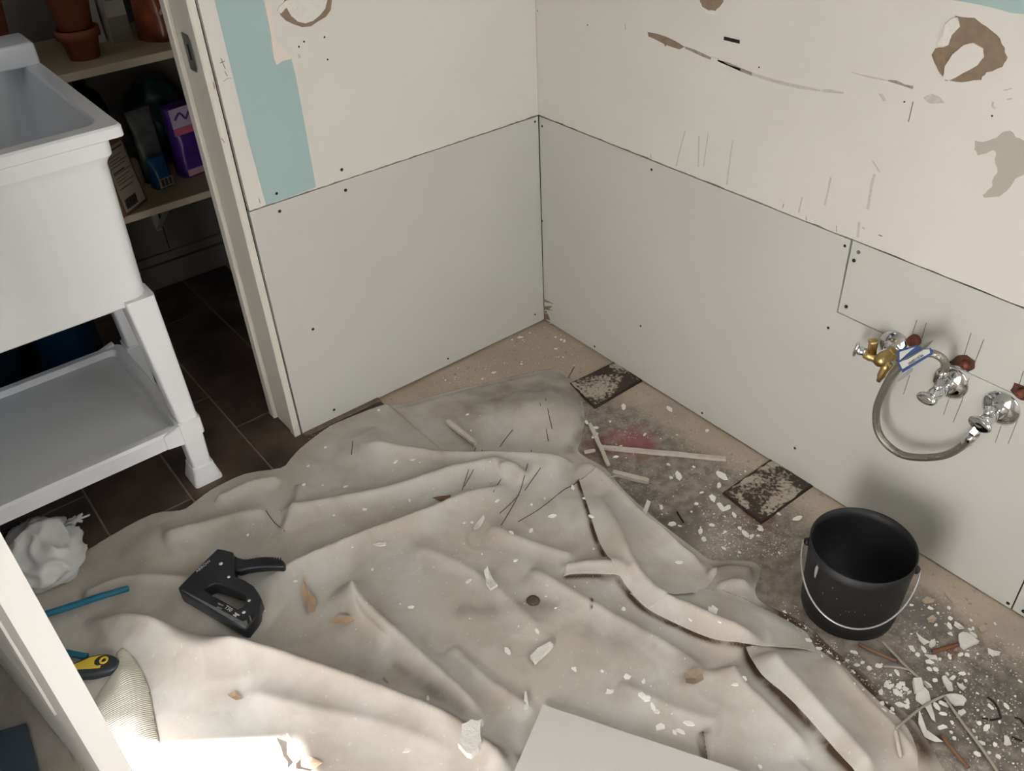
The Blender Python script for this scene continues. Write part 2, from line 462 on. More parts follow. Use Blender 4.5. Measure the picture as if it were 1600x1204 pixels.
x0, x1, z0, z1 = WF['x0'], WF['x1'], WF['z0'], WF['z1']
window('added_window_2', [('window_frame', (x0, x0 + .03, ROOM_Y0 - .09, ROOM_Y0 - .04, z0, z1)), ('window_frame', (x1 - .03, x1, ROOM_Y0 - .09, ROOM_Y0 - .04, z0, z1)), ('window_sill', (x0, x1, ROOM_Y0 - .1, ROOM_Y0 + .02, z0 - .02, z0)), ('window_frame', (x0, x1, ROOM_Y0 - .09, ROOM_Y0 - .04, z1 - .03, z1))], 'added unseen window behind the camera, for fill light')

# ------------------------------------------------------------------ floor: bare subfloor and dark tiles
def subfloor_mat():
    m = bpy.data.materials.new('bare_subfloor')
    m.use_nodes = True
    nt = m.node_tree; N = nt.nodes; Lk = nt.links
    b = N['Principled BSDF']
    b.inputs['Roughness'].default_value = 0.8
    tc = N.new('ShaderNodeTexCoord')
    sep = N.new('ShaderNodeSeparateXYZ'); Lk.new(tc.outputs['Object'], sep.inputs[0])
    def noise(sc, det=5, dist=0.0):
        n = N.new('ShaderNodeTexNoise'); n.inputs['Scale'].default_value = sc; n.inputs['Detail'].default_value = det
        n.inputs['Distortion'].default_value = dist
        Lk.new(tc.outputs['Object'], n.inputs['Vector']); return n.outputs['Fac']
    def math_(op, a, c, clamp=False):
        q = N.new('ShaderNodeMath'); q.operation = op; q.use_clamp = clamp
        for i, x in enumerate((a, c)):
            if isinstance(x, (int, float)): q.inputs[i].default_value = x
            else: Lk.new(x, q.inputs[i])
        return q.outputs[0]
    def ramp(x, a, c):
        r = N.new('ShaderNodeMapRange'); r.inputs['From Min'].default_value = a; r.inputs['From Max'].default_value = c
        r.interpolation_type = 'SMOOTHSTEP'; Lk.new(x, r.inputs['Value']); return r.outputs['Result']
    def mix(f, a, c):
        q = N.new('ShaderNodeMix'); q.data_type = 'RGBA'
        Lk.new(f, q.inputs[0])
        for i, x in ((6, a), (7, c)):
            if isinstance(x, tuple): q.inputs[i].default_value = x
            else: Lk.new(x, q.inputs[i])
        return q.outputs[2]
    n1 = noise(7, 6, 0.4); n2 = noise(45, 6); n3 = noise(160, 3)
    base = mix(n1, srgb(166, 150, 130), srgb(192, 178, 158))
    # worn grey area away from the walls
    dx = math_('ADD', math_('MULTIPLY', sep.outputs[0], -1.0), math_('MULTIPLY', math_('SUBTRACT', n1, 0.5), 0.14))
    dy = math_('ADD', math_('MULTIPLY', sep.outputs[1], -1.0), math_('MULTIPLY', math_('SUBTRACT', n1, 0.5), 0.2))
    grey = math_('MULTIPLY', ramp(dx, 0.055, 0.13), ramp(dy, 0.24, 0.34))
    greyc = mix(ramp(n2, 0.3, 0.7), srgb(108, 100, 92), srgb(150, 142, 133))
    c = mix(math_('MULTIPLY', grey, 0.92), base, greyc)
    def spot(c, px, r0, r1, col, amt, sx=1.0):
        p = at(*px)
        v = N.new('ShaderNodeVectorMath'); v.operation = 'DISTANCE'
        Lk.new(tc.outputs['Object'], v.inputs[0]); v.inputs[1].default_value = (p.x, p.y, 0)
        d = math_('ADD', v.outputs['Value'], math_('MULTIPLY', math_('SUBTRACT', n1, 0.5), r1 * 1.3))
        d = math_('ADD', d, math_('MULTIPLY', math_('SUBTRACT', n2, 0.5), r1 * 0.8))
        f = math_('SUBTRACT', 1.0, ramp(d, r0, r1))
        return mix(math_('MULTIPLY', f, amt), c, col)
    c = spot(c, (985, 688), 0.015, 0.085, srgb(150, 78, 82), 0.75)
    c = spot(c, (935, 700), 0.01, 0.06, srgb(110, 66, 66), 0.6)
    c = spot(c, (1040, 640), 0.01, 0.07, srgb(160, 152, 146), 0.6)
    c = spot(c, (1000, 775), 0.01, 0.07, srgb(98, 92, 86), 0.7)
    c = spot(c, (1060, 830), 0.02, 0.10, srgb(92, 86, 80), 0.6)
    c = spot(c, (1190, 812), 0.01, 0.05, srgb(118, 86, 66), 0.7)
    c = spot(c, (1120, 850), 0.01, 0.08, srgb(168, 160, 150), 0.6)
    c = spot(c, (1485, 1015), 0.005, 0.028, srgb(122, 84, 58), 0.8)
    c = spot(c, (1440, 960), 0.02, 0.09, srgb(104, 102, 96), 0.7)
    c = spot(c, (1560, 1110), 0.03, 0.16, srgb(86, 82, 75), 0.75)
    c = spot(c, (1460, 1100), 0.03, 0.12, srgb(100, 96, 88), 0.6)
    c = spot(c, (1600, 1000), 0.01, 0.08, srgb(158, 148, 134), 0.7)
    dust = math_('MULTIPLY', ramp(n3, 0.52, 0.68), ramp(n1, 0.4, 0.65))
    c = mix(math_('MULTIPLY', dust, 0.55), c, srgb(196, 190, 180))
    dark = math_('MULTIPLY', ramp(noise(90, 4), 0.62, 0.72), 0.5)
    c = mix(dark, c, srgb(84, 74, 64))
    Lk.new(c, b.inputs['Base Color'])
    bp = N.new('ShaderNodeBump'); bp.inputs['Strength'].default_value = 0.35; bp.inputs['Distance'].default_value = 0.003
    Lk.new(n2, bp.inputs['Height']); Lk.new(bp.outputs['Normal'], b.inputs['Normal'])
    return m
SUB = subfloor_mat()
floor = struct(link('floor', box(ROOM_X0, 0.02, ROOM_Y0, 1.1, -0.12, 0.0), SUB), 'bare dirty subfloor beside dark floor tiles')
floor['label'] = 'bare beige and grey subfloor with dark floor tiles by the doorway'
GROUT = mat('tile_grout', srgb(140, 128, 116), 0.9, var=0.15, vscale=40)
TILEM = mat('dark_floor_tile', srgb(94, 78, 67), 0.5, var=0.3, vscale=9, bump=0.08, bscale=30, col2=srgb(62, 53, 47))
TILE_Z = 0.007
link('grout_bed', box(ROOM_X0, -0.568, ROOM_Y0, 1.0, 0.0, TILE_Z - 0.002), GROUT, floor)
g = 0.0022
cols = [(-0.714, -0.565, [0.14 + 0.02]), (-0.902, -0.714, [0.14]), (-1.09, -0.902, [0.31]), (-1.278, -1.09, [-0.035]), (-1.466, -1.278, [0.14]), (-1.654, -1.466, [0.31]), (-1.842, -1.654, [-0.035]), (-2.03, -1.842, [0.14]), (-2.218, -2.03, [.31]), (-2.406, -2.218, [-.035])]
for a, b_, (j,) in cols:
    lim = 1.0
    ys = []
    k = j
    while k > -0.75: k -= 0.6
    while k < lim:
        lo, hi = max(k, -1.0), min(k + 0.6, lim)
        if a > -0.72: hi = min(hi, 0.0 + 0.11 if False else hi)
        if hi - lo > 0.03:
            link('tile', box(a + g, b_ - g, lo + g, hi - g, 0.001, TILE_Z + random.uniform(-.0004, .0004), 0.0008, 1), TILEM, floor)
        k += 0.6
# narrow ledge of mortar at the foot of the back wall and plaster left at the tile edge
link('mortar_ledge', box(-0.785, -0.566, -0.014, 0.012, 0.002, TILE_Z + 0.004, 0.002, 1), mat('mortar', srgb(120, 106, 96), 0.9, var=0.3, vscale=60, bump=0.5, bscale=120), floor)
# two dark square tile remnants with dusty mortar on top
DUSTY = None
def dusty_mat(name, seed, thr):
    m = bpy.data.materials.new(name); m.use_nodes = True
    nt = m.node_tree; N = nt.nodes; Lk = nt.links; b = N['Principled BSDF']; b.inputs['Roughness'].default_value = 0.85
    tc = N.new('ShaderNodeTexCoord')
    mp = N.new('ShaderNodeMapping'); mp.inputs['Location'].default_value = (seed, seed, 0); Lk.new(tc.outputs['Object'], mp.inputs['Vector'])
    def nz(s, d, dist=0):
        n = N.new('ShaderNodeTexNoise'); n.inputs['Scale'].default_value = s; n.inputs['Detail'].default_value = d; n.inputs['Distortion'].default_value = dist
        Lk.new(mp.outputs[0], n.inputs['Vector']); return n.outputs['Fac']
    a = nz(11, 3, .6); f = nz(120, 8, .4)
    ad = N.new('ShaderNodeMath'); ad.operation = 'MULTIPLY_ADD'; Lk.new(f, ad.inputs[0]); ad.inputs[1].default_value = 0.55; Lk.new(a, ad.inputs[2])
    r = N.new('ShaderNodeValToRGB'); e = r.color_ramp.elements
    e[0].position = thr; e[0].color = srgb(66, 55, 48); e[1].position = thr + 0.12; e[1].color = srgb(178, 167, 153)
    Lk.new(ad.outputs[0], r.inputs['Fac']); Lk.new(r.outputs['Color'], b.inputs['Base Color'])
    bp = N.new('ShaderNodeBump'); bp.inputs['Strength'].default_value = 0.6; bp.inputs['Distance'].default_value = 0.002
    Lk.new(ad.outputs[0], bp.inputs['Height']); Lk.new(bp.outputs['Normal'], b.inputs['Normal'])
    return m
DARKP = mat('dark_tile_edge', srgb(58, 47, 40), 0.9, var=0.3, vscale=40)
rem1 = [(-0.172, -0.402), (-0.001, -0.399), (0.004, -0.290), (-0.152, -0.283)]
rem2 = [(-0.176, -0.932), (0.002, -0.932), (0.004, -0.815), (-0.167, -0.817)]
for q, mm, lab in ((rem1, dusty_mat('dusty_tile_a', 3.1, 0.76), 'dark square tile remnant with scratched dust nearest the wall corner'), (rem2, dusty_mat('dusty_tile_b', 8.7, 0.70), 'dark square tile remnant with pale mortar, beside the black bucket')):
    t = tag(link('tile_remnant', prism([rough(q, 6, 0.0008, 6)], 0.006, 0.0006), DARKP), lab, 'tile')
    cx = sum(p[0] for p in q) / 4; cy = sum(p[1] for p in q) / 4
    qi = [(cx + (p[0] - cx) * 0.95, cy + (p[1] - cy) * 0.93) for p in q]
    link('mortar_skin', prism([rough(qi, 12, 0.0022, 9)], 0.0012, 0.0, Matrix.Translation((0, 0, 0.0058))), mm, t)
# small bent nails in the floor by the remnants
NAIL = mat('nail_steel', srgb(110, 104, 98), 0.4, 0.8)
for px, lab in (((957, 562), 'corner side'), ((1006, 590), 'bucket side')):
    p = at(*px)
    tag(link('nail', tube([(p.x - .006, p.y, 0.0), (p.x - .006, p.y, 0.008), (p.x - .004, p.y + .002, 0.016)], 0.0011, 6), NAIL), 'small bent nail by the scratched dark tile remnant, ' + lab, 'nail')
for px, lab in (((1203, 712), 'corner side'), ((1274, 752), 'bucket side')):
    p = at(*px)
    tag(link('nail', tube([(p.x - .008, p.y, 0.0), (p.x - .008, p.y, 0.009), (p.x - .005, p.y + .003, 0.017)], 0.0011, 6), NAIL), 'small bent nail by the pale mortared tile remnant, ' + lab, 'nail')

# ------------------------------------------------------------------ door frame (jamb) and open door
jamb = struct(bpy.data.objects.new('trim_1', None), 'white painted door jamb at the doorway'); COL.objects.link(jamb)
JZ = TILE_Z
bm = bmesh.new(); add_box(bm, -0.803, -0.7895, 0.002, 0.13, JZ, 2.05)
link('jamb_board', bm_mesh(bm, bevel=0.0015), TRIM, jamb)
bm = bmesh.new(); add_box(bm, -0.8135, -0.8025, 0.104, 0.132, JZ, 2.04)
link('door_stop', bm_mesh(bm, bevel=0.003), TRIM, jamb)
bm = bmesh.new(); add_box(bm, -0.8065, -0.8025, 0.001, 0.027, JZ, 2.04)
link('edge_bead', bm_mesh(bm, bevel=0.0018), TRIM, jamb)
link('jamb_board', box(DOOR_L - .02, DOOR_L - .002, 0.002, 0.13, JZ, 2.05, 0.001, 1), TRIM, jamb)
link('jamb_board', box(DOOR_L - .002, -0.803, 0.002, 0.13, 2.03, 2.05, 0.001, 1), TRIM, jamb)
STEEL = mat('strike_steel', srgb(150, 148, 144), 0.35, 0.9, var=0.1, vscale=60)
sp = link('strike_plate', prism([[(-0.016, -0.03), (0.010, -0.03), (0.016, -0.022), (0.0185, 0.0), (0.016, 0.022), (0.010, 0.03), (-0.016, 0.03)], [(-0.008, -0.014), (0.005, -0.014), (0.005, 0.014), (-0.008, 0.014)]], 0.0016, 0.0003,
     Matrix.Translation((-0.8031, 0.058, 0.928)) @ Matrix.Scale(1.15, 4) @ Matrix(((0, 0, -1, 0), (-1, 0, 0, 0), (0, 1, 0, 0), (0, 0, 0, 1)))), STEEL, jamb)
link('latch_hole', box(-0.8036, -0.8028, 0.052, 0.067, 0.913, 0.943), SCREW, sp)
sp.location.y = 0.0

DOORM = mat('white_door_paint', srgb(222, 221, 218), 0.4, var=0.02, vscale=6)
ang = math.atan2(0.985, -0.175)
door = struct(bpy.data.objects.new('door_1', None), 'white panelled door standing open at lower left'); COL.objects.link(door)
door.location = (-1.462, -0.757, 0.0); door.rotation_euler = (0, 0, ang)
# local x runs along the door from its free edge; local y = 0 is the left (shaded) face, -0.036 the right face
DT = 0.036; DW = 0.72; DZ0, DZ1 = 0.018, 2.02
def door_slab():
    bm = bmesh.new()
    xs = [0, 0.11, 0.33, 0.39, 0.61, DW]; zs = [DZ0, 0.27, 0.95, 1.10, 1.85, DZ1]
    for i in range(5):
        for k in range(5):
            pan = i in (1, 3) and k in (1, 3)
            y0_, y1_ = (-DT + 0.009, -0.009) if pan else (-DT, 0)
            add_box(bm, xs[i], xs[i + 1], y0_, y1_, zs[k], zs[k + 1])
    return bm_mesh(bm)
link('slab', door_slab(), DOORM, door)
for xa, xb in ((0.11, 0.33), (0.39, 0.61)):
    for za, zb in ((0.27, 0.95), (1.10, 1.85)):
        for s in (0, 1):
            yb = -0.009 if s == 0 else -DT + 0.009
            d_ = 0.006 if s == 0 else -0.006
            bm = bmesh.new(); m_ = 0.028
            b4 = [(xa + .006, yb, za + .006), (xb - .006, yb, za + .006), (xb - .006, yb, zb - .006), (xa + .006, yb, zb - .006)]
            t4 = [(xa + m_, yb + d_, za + m_), (xb - m_, yb + d_, za + m_), (xb - m_, yb + d_, zb - m_), (xa + m_, yb + d_, zb - m_)]
            add_hexa(bm, b4, t4)
            link('raised_panel', bm_mesh(bm), DOORM, door)
            bm = bmesh.new()
            yt = 0.0035 if s == 0 else -DT - 0.0035
            for (p0, p1) in (((xa, za), (xb, za)), ((xb, za), (xb, zb)), ((xb, zb), (xa, zb)), ((xa, zb), (xa, za))):
                add_box(bm, min(p0[0], p1[0]) - .004, max(p0[0], p1[0]) + .004, min(yb, yt), max(yb, yt), min(p0[1], p1[1]) - .004, max(p0[1], p1[1]) + .004)
            link('panel_moulding', bm_mesh(bm), DOORM, door)
link('latch_plate', box(-0.0012, 0.001, -0.030, -0.006, 0.90, 0.955, 0.0004, 1), STEEL, door)

# ------------------------------------------------------------------ closet behind the doorway
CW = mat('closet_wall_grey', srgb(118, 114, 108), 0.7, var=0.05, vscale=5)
CL_Y = 0.98
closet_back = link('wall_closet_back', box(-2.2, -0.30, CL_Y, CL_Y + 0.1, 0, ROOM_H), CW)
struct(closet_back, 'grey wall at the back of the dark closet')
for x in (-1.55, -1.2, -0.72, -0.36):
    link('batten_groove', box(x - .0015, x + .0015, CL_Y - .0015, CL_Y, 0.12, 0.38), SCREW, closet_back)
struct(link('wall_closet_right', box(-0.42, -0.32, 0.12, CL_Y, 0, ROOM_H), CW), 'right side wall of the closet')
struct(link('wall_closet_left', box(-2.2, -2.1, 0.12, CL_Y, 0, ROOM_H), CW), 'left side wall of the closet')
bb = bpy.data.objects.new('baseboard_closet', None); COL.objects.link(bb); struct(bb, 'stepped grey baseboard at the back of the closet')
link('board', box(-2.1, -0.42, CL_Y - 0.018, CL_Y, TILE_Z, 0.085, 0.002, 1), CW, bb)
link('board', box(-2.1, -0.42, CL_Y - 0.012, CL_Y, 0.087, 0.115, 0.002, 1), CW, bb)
SHELF = mat('shelf_melamine', srgb(188, 170, 142), 0.5, var=0.08, vscale=10)
EDGE = mat('shelf_edge', srgb(200, 188, 164), 0.5)
def shelf(z, lab, brk):
    s = thing('closet_shelf', lab, 'shelf', (0, 0, 0))
    link('board', box(-2.1, -0.42, 0.632, CL_Y, z - 0.018, z, 0.001, 1), SHELF, s)
    link('edge_band', box(-2.1, -0.42, 0.628, 0.632, z - 0.0185, z + 0.0002), EDGE, s)
    for x in brk:
        bm = bmesh.new()
        add_box(bm, x - .009, x + .009, CL_Y - .012, CL_Y - .0005, z - .22, z - .0185)
        add_box(bm, x - .009, x + .009, .68, CL_Y - .012, z - .03, z - .0185)
        add_hexa(bm, [(x - .008, CL_Y - .03, z - .20), (x + .008, CL_Y - .03, z - .20), (x + .008, CL_Y - .012, z - .215), (x - .008, CL_Y - .012, z - .215)],
                 [(x - .008, .72, z - .03), (x + .008, .72, z - .03), (x + .008, .745, z - .03), (x - .008, .745, z - .03)])
        link('bracket', bm_mesh(bm), mat('white_bracket', srgb(176, 172, 164), 0.5), s)
shelf(0.412, 'lower beige closet shelf on a white bracket', (-0.735, -1.85))
shelf(0.788, 'upper beige closet shelf holding pots and boxes', (-1.85,))

# things on the upper closet shelf
TERRA = mat('terracotta', srgb(150, 84, 54), 0.75, var=0.25, vscale=14)
def pot(x, y, z, r, h, lab, flip=False):
    t = thing('plant_pot', lab, 'plant pot', (x, y, z), 0, 'terracotta pots on the upper closet shelf')
    link('body', lathe([(r * .68, 0), (r * .86, h * .72), (r * .9, h * .72), (r * .84, h * .73), (r * .80, h * .7), (r * .6, h * .06), (0.001, h * .06)], 28, cap1=False), TERRA, t, True)
    link('rim', lathe([(r * .88, h * .70), (r, h * .72), (r, h), (r * .88, h), (r * .84, h * .72)], 28, cap0=False, cap1=False), TERRA, t, True)
pot(-0.838, 0.735, 0.788, 0.052, 0.07, 'terracotta pot standing on the upper closet shelf, lower of two stacked')
pot(-0.838, 0.735, 0.8585, 0.058, 0.11, 'terracotta pot stacked on another pot on the upper closet shelf')
pot(-1.06, 0.80, 0.788, 0.11, 0.22, 'large brown pot behind the utility sink on the upper shelf')
BOXW = mat('white_carton', srgb(208, 204, 196), 0.6, var=0.04)
def carton(x0, x1, y0, y1, z0, h, lab, mark):
    t = thing('carton', lab, 'box', ((x0 + x1) / 2, y0, z0))
    w_ = (x1 - x0) / 2
    link('body', box(-w_, w_, 0, y1 - y0, 0, h, 0.001, 1), BOXW, t)
    if mark == 'bowl':
        link('printed_picture', prism([[(-.022, .012), (-.014, -.006), (-.004, -.012), (.010, -.010), (.020, .002), (.022, .012), (.010, .018), (-.008, .020)]], 0.0004, 0, Matrix.Translation((0.0, -0.0001, 0.105)) @ Matrix(((1, 0, 0, 0), (0, 0, -1, 0), (0, 1, 0, 0), (0, 0, 0, 1)))), mat('print_red', srgb(110, 44, 34), 0.6), t)
    else:
        link('printed_band', box(-w_ * .98, w_ * .98, -0.0004, 0, 0.0, 0.062), mat('print_grey', srgb(158, 152, 146), 0.6), t)
        link('printed_patch', box(-w_ * .7, w_ * .7, -0.0004, 0, 0.10, 0.16), mat('print_grey', srgb(158, 152, 146), 0.6), t)
carton(-0.812, -0.752, 0.835, 0.955, 0.788, 0.26, 'white carton with a dark red bowl picture beside the pots', 'bowl')
carton(-0.745, -0.693, 0.800, 0.935, 0.788, 0.26, 'plain white carton with a grey band on the upper shelf', 'band')
def pouch(name, lab, cat, x, y, z, w_, d_, h, m, rot=0.0, seed=1, mats=None, top=0.5):
    """soft packet: pillow shape that narrows to a flat sealed top"""
    t = thing(name, lab, cat, (x, y, z), rot)
    bm = bmesh.new(); n = 24; rows = 14
    rings = []
    for k in range(rows + 1):
        f = k / rows
        th = d_ * (1 - f ** 2.2 * top * 1.9) if f < 1 else 0.02 * d_
        th = max(th, 0.03 * d_)
        ww = w_ * (1 - 0.10 * sin(pi * f))
        ring = []
        for i in range(n):
            a = 2 * pi * i / n
            ex = 0.6
            px_ = math.copysign(abs(cos(a)) ** ex, cos(a)) * ww / 2
            py_ = math.copysign(abs(sin(a)) ** ex, sin(a)) * th / 2
            nz_ = mnoise.noise(Vector((px_ * 25 + seed, py_ * 25, f * 6))) * d_ * 0.10 * (f if f < .9 else .3) 
            ring.append(bm.verts.new((px_ + nz_, py_ + nz_, f * h)))
        rings.append(ring)
    for a, b_ in zip(rings, rings[1:]):
        for i in range(n):
            j = (i + 1) % n
            bm.faces.new([a[i], a[j], b_[j], b_[i]])
    bm.faces.new(list(reversed(rings[0]))); bm.faces.new(rings[-1])
    link('packet_body', bm_mesh(bm), m, t, True)
    return t
def front_label(t, name, x0, x1, z0, z1, y, m):
    link(name, box(x0, x1, y - 0.0008, y, z0, z1), m, t)
ORNG = mat('orange_brown_wrap', srgb(142, 72, 46), 0.35, col2=srgb(86, 40, 28), vscale=22)
t = pouch('snack_bag', 'orange brown wrapped bag beside the white cartons', 'bag', -0.625, 0.77, 0.788, 0.11, 0.11, 0.24, ORNG, 0.5, 4)
for s_ in (0.07, 0.13):
    link('printed_band', tube([(-.05, -.056, s_), (-.01, -.060, s_ + .03), (.03, -.058, s_ + .01), (.052, -.05, s_ + .05)], 0.004, 6, 5), mat('print_cream', srgb(190, 160, 130), 0.5), t)
# lower shelf
PAPER = mat('kraft_bag', srgb(142, 104, 78), 0.7, var=0.2, vscale=12)
LAB = mat('label_paper', srgb(176, 166, 150), 0.6, var=0.04, vscale=20)
INK = mat('ink', srgb(60, 54, 50), 0.6)
t = thing('kraft_bag', 'brown paper bag with printed nutrition label on lower closet shelf', 'bag', (-0.845, 0.662, 0.412), radians(38))
bm = bmesh.new()
add_hexa(bm, [(-.065, 0, 0), (.045, 0, 0), (.045, .15, 0), (-.065, .15, 0)], [(-.060, .02, .215), (.040, .02, .215), (.035, .13, .215), (-.055, .13, .215)])
bmesh.ops.subdivide_edges(bm, edges=list(bm.edges), cuts=5, use_grid_fill=True)
for v in bm.verts:
    v.co += Vector((1, 1, 0)) * mnoise.noise(v.co * 22) * 0.006
link('bag_body', bm_mesh(bm), PAPER, t, True)
bm = bmesh.new(); add_hexa(bm, [(-.058, -.0075, .012), (.030, -.0075, .012), (.030, -.006, .012), (-.058, -.006, .012)], [(-.054, .0095, .175), (.028, .0095, .175), (.028, .011, .175), (-.054, .011, .175)])
lb = link('label', bm_mesh(bm), LAB, t)
bm = bmesh.new()
for i, zz in enumerate([.165, .150, .142, .134, .126, .112, .108, .098, .090, .082, .070]):
    y_ = -.0085 + (zz - .012) * 0.1045
    add_box(bm, -.048, .022 - (i % 3) * .012, y_ - .0004, y_ + .0004, zz, zz + (.003 if i in (0, 5) else .0013))
for k in range(12):
    y_ = -.0085 + .02 * .1045
    add_box(bm, -.05 + k * .004, -.048 + k * .004 + (k % 3) * .0006, y_ - .001, y_ + .0002, .018, .044)
link('print', bm_mesh(bm), INK, lb)['kind'] = 'stuff'
PLBAG = mat('clear_cellophane', srgb(170, 180, 178), 0.15, trans=0.5, var=0.2, vscale=20, col2=srgb(130, 130, 124))
t = pouch('blue_packet', 'blue packet with white printed square under clear wrap on lower closet shelf', 'packet', -0.742, 0.755, 0.412, 0.055, 0.05, 0.085, mat('blue_foil', srgb(38, 92, 140), 0.22, var=0.2, vscale=25), 0.25, 9, top=.35)
front_label(t, 'label', -.022, .022, .004, .030, -.0255, LAB)
bm = bmesh.new()
for k in range(3): add_box(bm, -.016 + k * .012, -.008 + k * .012, -.0268, -.0262, .008, .027)
link('print', bm_mesh(bm), INK, t)['kind'] = 'stuff'
pouch('cellophane_bag', 'clear cellophane bag standing behind the blue packet', 'bag', -0.735, 0.815, 0.412, 0.075, 0.05, 0.20, PLBAG, 0.2, 12)
PURP = mat('purple_film', srgb(84, 50, 140), 0.3, var=0.35, vscale=20)
t = pouch('purple_bag', 'purple and white printed bag beside the door jamb on lower shelf', 'bag', -0.640, 0.79, 0.412, 0.085, 0.07, 0.20, PURP, 0.15, 15, top=.2)
front_label(t, 'printed_top', -.039, .039, .142, .195, -.034, mat('print_lilac', srgb(206, 190, 214), 0.4, var=0.1, vscale=30))
front_label(t, 'printed_band', -.040, .040, .122, .142, -.0352, mat('print_pink', srgb(206, 110, 136), 0.4))
link('print', tube([(-.028, -.036, .165), (-.010, -.0362, .18), (.004, -.0362, .162), (.018, -.036, .178), (.03, -.0355, .160)], 0.003, 6, 6), PURP, t)
link('printed_band', box(-.03, .03, -.0362, -.035, .004, .022), mat('print_pale_pink', srgb(210, 170, 186), 0.4), t)
t = thing('toy_cup', 'grey and cream trinket behind the kraft bag', 'ornament', (-0.80, 0.80, 0.412))
link('base', lathe([(0.022, 0), (0.026, .02), (.024, .07), (.012, .085)], 20), mat('cream_china', srgb(170, 158, 144), 0.5, var=.1), t, True)
link('cap', lathe([(0.013, .085), (.020, .095), (.020, .115), (.008, .13)], 20), mat('dark_cap', srgb(50, 46, 44), 0.5), t, True)
t = thing('teal_bag', 'dark teal bundle at the back of the lower closet shelf', 'bag', (-0.66, 0.90, 0.412))
bm = bmesh.new(); bmesh.ops.create_icosphere(bm, subdivisions=4, radius=1)
for v in bm.verts:
    n_ = mnoise.fractal(v.co * 2.2, 1.0, 2.0, 4)
    v.co = Vector((v.co.x * .085, v.co.y * .05, .13 + v.co.z * .12)) + v.co * n_ * .016
link('bundle', bm_mesh(bm), mat('dark_teal_film', srgb(20, 66, 70), 0.35, var=.4, vscale=15), t, True)
t = thing('dark_bottle', 'dark bottle at the back of the lower closet shelf', 'bottle', (-0.835, 0.915, 0.412))
link('bottle_body', lathe([(.045, 0), (.05, .01), (.05, .2), (.04, .24), (.016, .26), (.016, .30)], 24), mat('dark_glass', srgb(26, 24, 24), 0.15), t, True)
link('cap', lathe([(.018, .30), (.018, .325)], 20), SCREW, t, True)

# dark blue bottles and bin behind the utility sink
DBLUE = mat('dark_blue_plastic', srgb(22, 56, 84), 0.25, var=0.3, vscale=9)
def jug(x, y, r, h, lab, m):
    t = thing('jug', lab, 'jug', (x, y, TILE_Z))
    link('jug_body', lathe([(r * .9, 0), (r, .012), (r, h * .68), (r * .92, h * .76), (r * .45, h * .9), (r * .3, h * .92), (r * .3, h * .97)], 28), m, t, True)
    link('cap', lathe([(r * .36, h * .95), (r * .36, h * 1.03)], 20), mat('blue_cap', srgb(40, 86, 130), 0.4), t, True)
    bm = bmesh.new(); add_tube(bm, smooth_path([(r * .5, 0, h * .86), (r * 1.0, 0, h * .85), (r * 1.1, 0, h * .7), (r * .98, 0, h * .58)], 5), 0.010, 8)
    link('handle', bm_mesh(bm), m, t, True)
jug(-1.13, 0.70, 0.085, 0.36, 'dark blue jug behind the right leg of the utility sink', DBLUE)
jug(-1.33, 0.74, 0.085, 0.36, 'dark blue jug standing in the dark behind the sink shelf', mat('navy_plastic', srgb(16, 34, 52), 0.3))
jug(-1.53, 0.70, 0.085, 0.30, 'blue jug at the left behind the sink shelf', mat('mid_blue_plastic', srgb(30, 84, 130), 0.3))

# ------------------------------------------------------------------ utility sink
TUB = mat('white_sink_plastic', srgb(232, 233, 234), 0.32, var=0.012, vscale=8)
TX1, TY0, TW, TD = -0.984, -0.012, 0.60, 0.60
tub = thing('utility_sink', 'white plastic freestanding utility sink with legs and lower shelf', 'sink', (TX1 - TW / 2, TY0 + TD / 2, TILE_Z))
hw, hd = TW / 2, TD / 2
zc = -TILE_Z
def rrect(hx, hy, r, z, n=6, cx=0, cy=0):
    pts = []
    for sx, sy, a0 in ((1, 1, 0), (-1, 1, pi / 2), (-1, -1, pi), (1, -1, 3 * pi / 2)):
        for k in range(n + 1):
            a = a0 + (pi / 2) * k / n
            pts.append((cx + sx * (hx - r) + r * cos(a), cy + sy * (hy - r) + r * sin(a), z))
    return pts
def loft(bm, loops, cap0=False, cap1=False):
    rings = [[bm.verts.new(p) for p in L] for L in loops]
    n = len(rings[0])
    for a, b_ in zip(rings, rings[1:]):
        for i in range(n):
            j = (i + 1) % n
            bm.faces.new([a[i], a[j], b_[j], b_[i]])
    if cap0: bm.faces.new(list(reversed(rings[0])))
    if cap1: bm.faces.new(rings[-1])
bm = bmesh.new()
zt = 0.86 + zc
loops = [rrect(hw - .050, hd - .024, .03, .495 + zc),
         rrect(hw - .044, hd - .018, .03, .50 + zc),
         rrect(hw - .036, hd - .010, .025, .785 + zc),
         rrect(hw - .032, hd - .006, .022, .797 + zc),
         rrect(hw - .025, hd - .002, .02, .805 + zc),
         rrect(hw - .024, hd - .002, .02, .832 + zc),
         rrect(hw - .012, hd + .004, .016, .836 + zc),
         rrect(hw, hd + .012, .012, .838 + zc),
         rrect(hw, hd + .012, .012, .856 + zc),
         rrect(hw - .003, hd + .009, .012, zt),
         rrect(hw - .030, hd - .020, .03, zt),
         rrect(hw - .034, hd - .024, .035, zt - .006),
         rrect(hw - .060, hd - .05, .05, zt - .17),
         rrect(hw - .075, hd - .065, .06, zt - .30),
         rrect(hw - .10, hd - .09, .07, zt - .33)]
loft(bm, loops, cap0=True, cap1=True)
link('basin', bm_mesh(bm), TUB, tub, True)
bm = bmesh.new(); add_box(bm, -hw + .001, hw - .001, hd - .10, hd + .011, zt - .004, zt + .045)
link('faucet_ledge', bm_mesh(bm, bevel=.008, seg=3), TUB, tub, True)
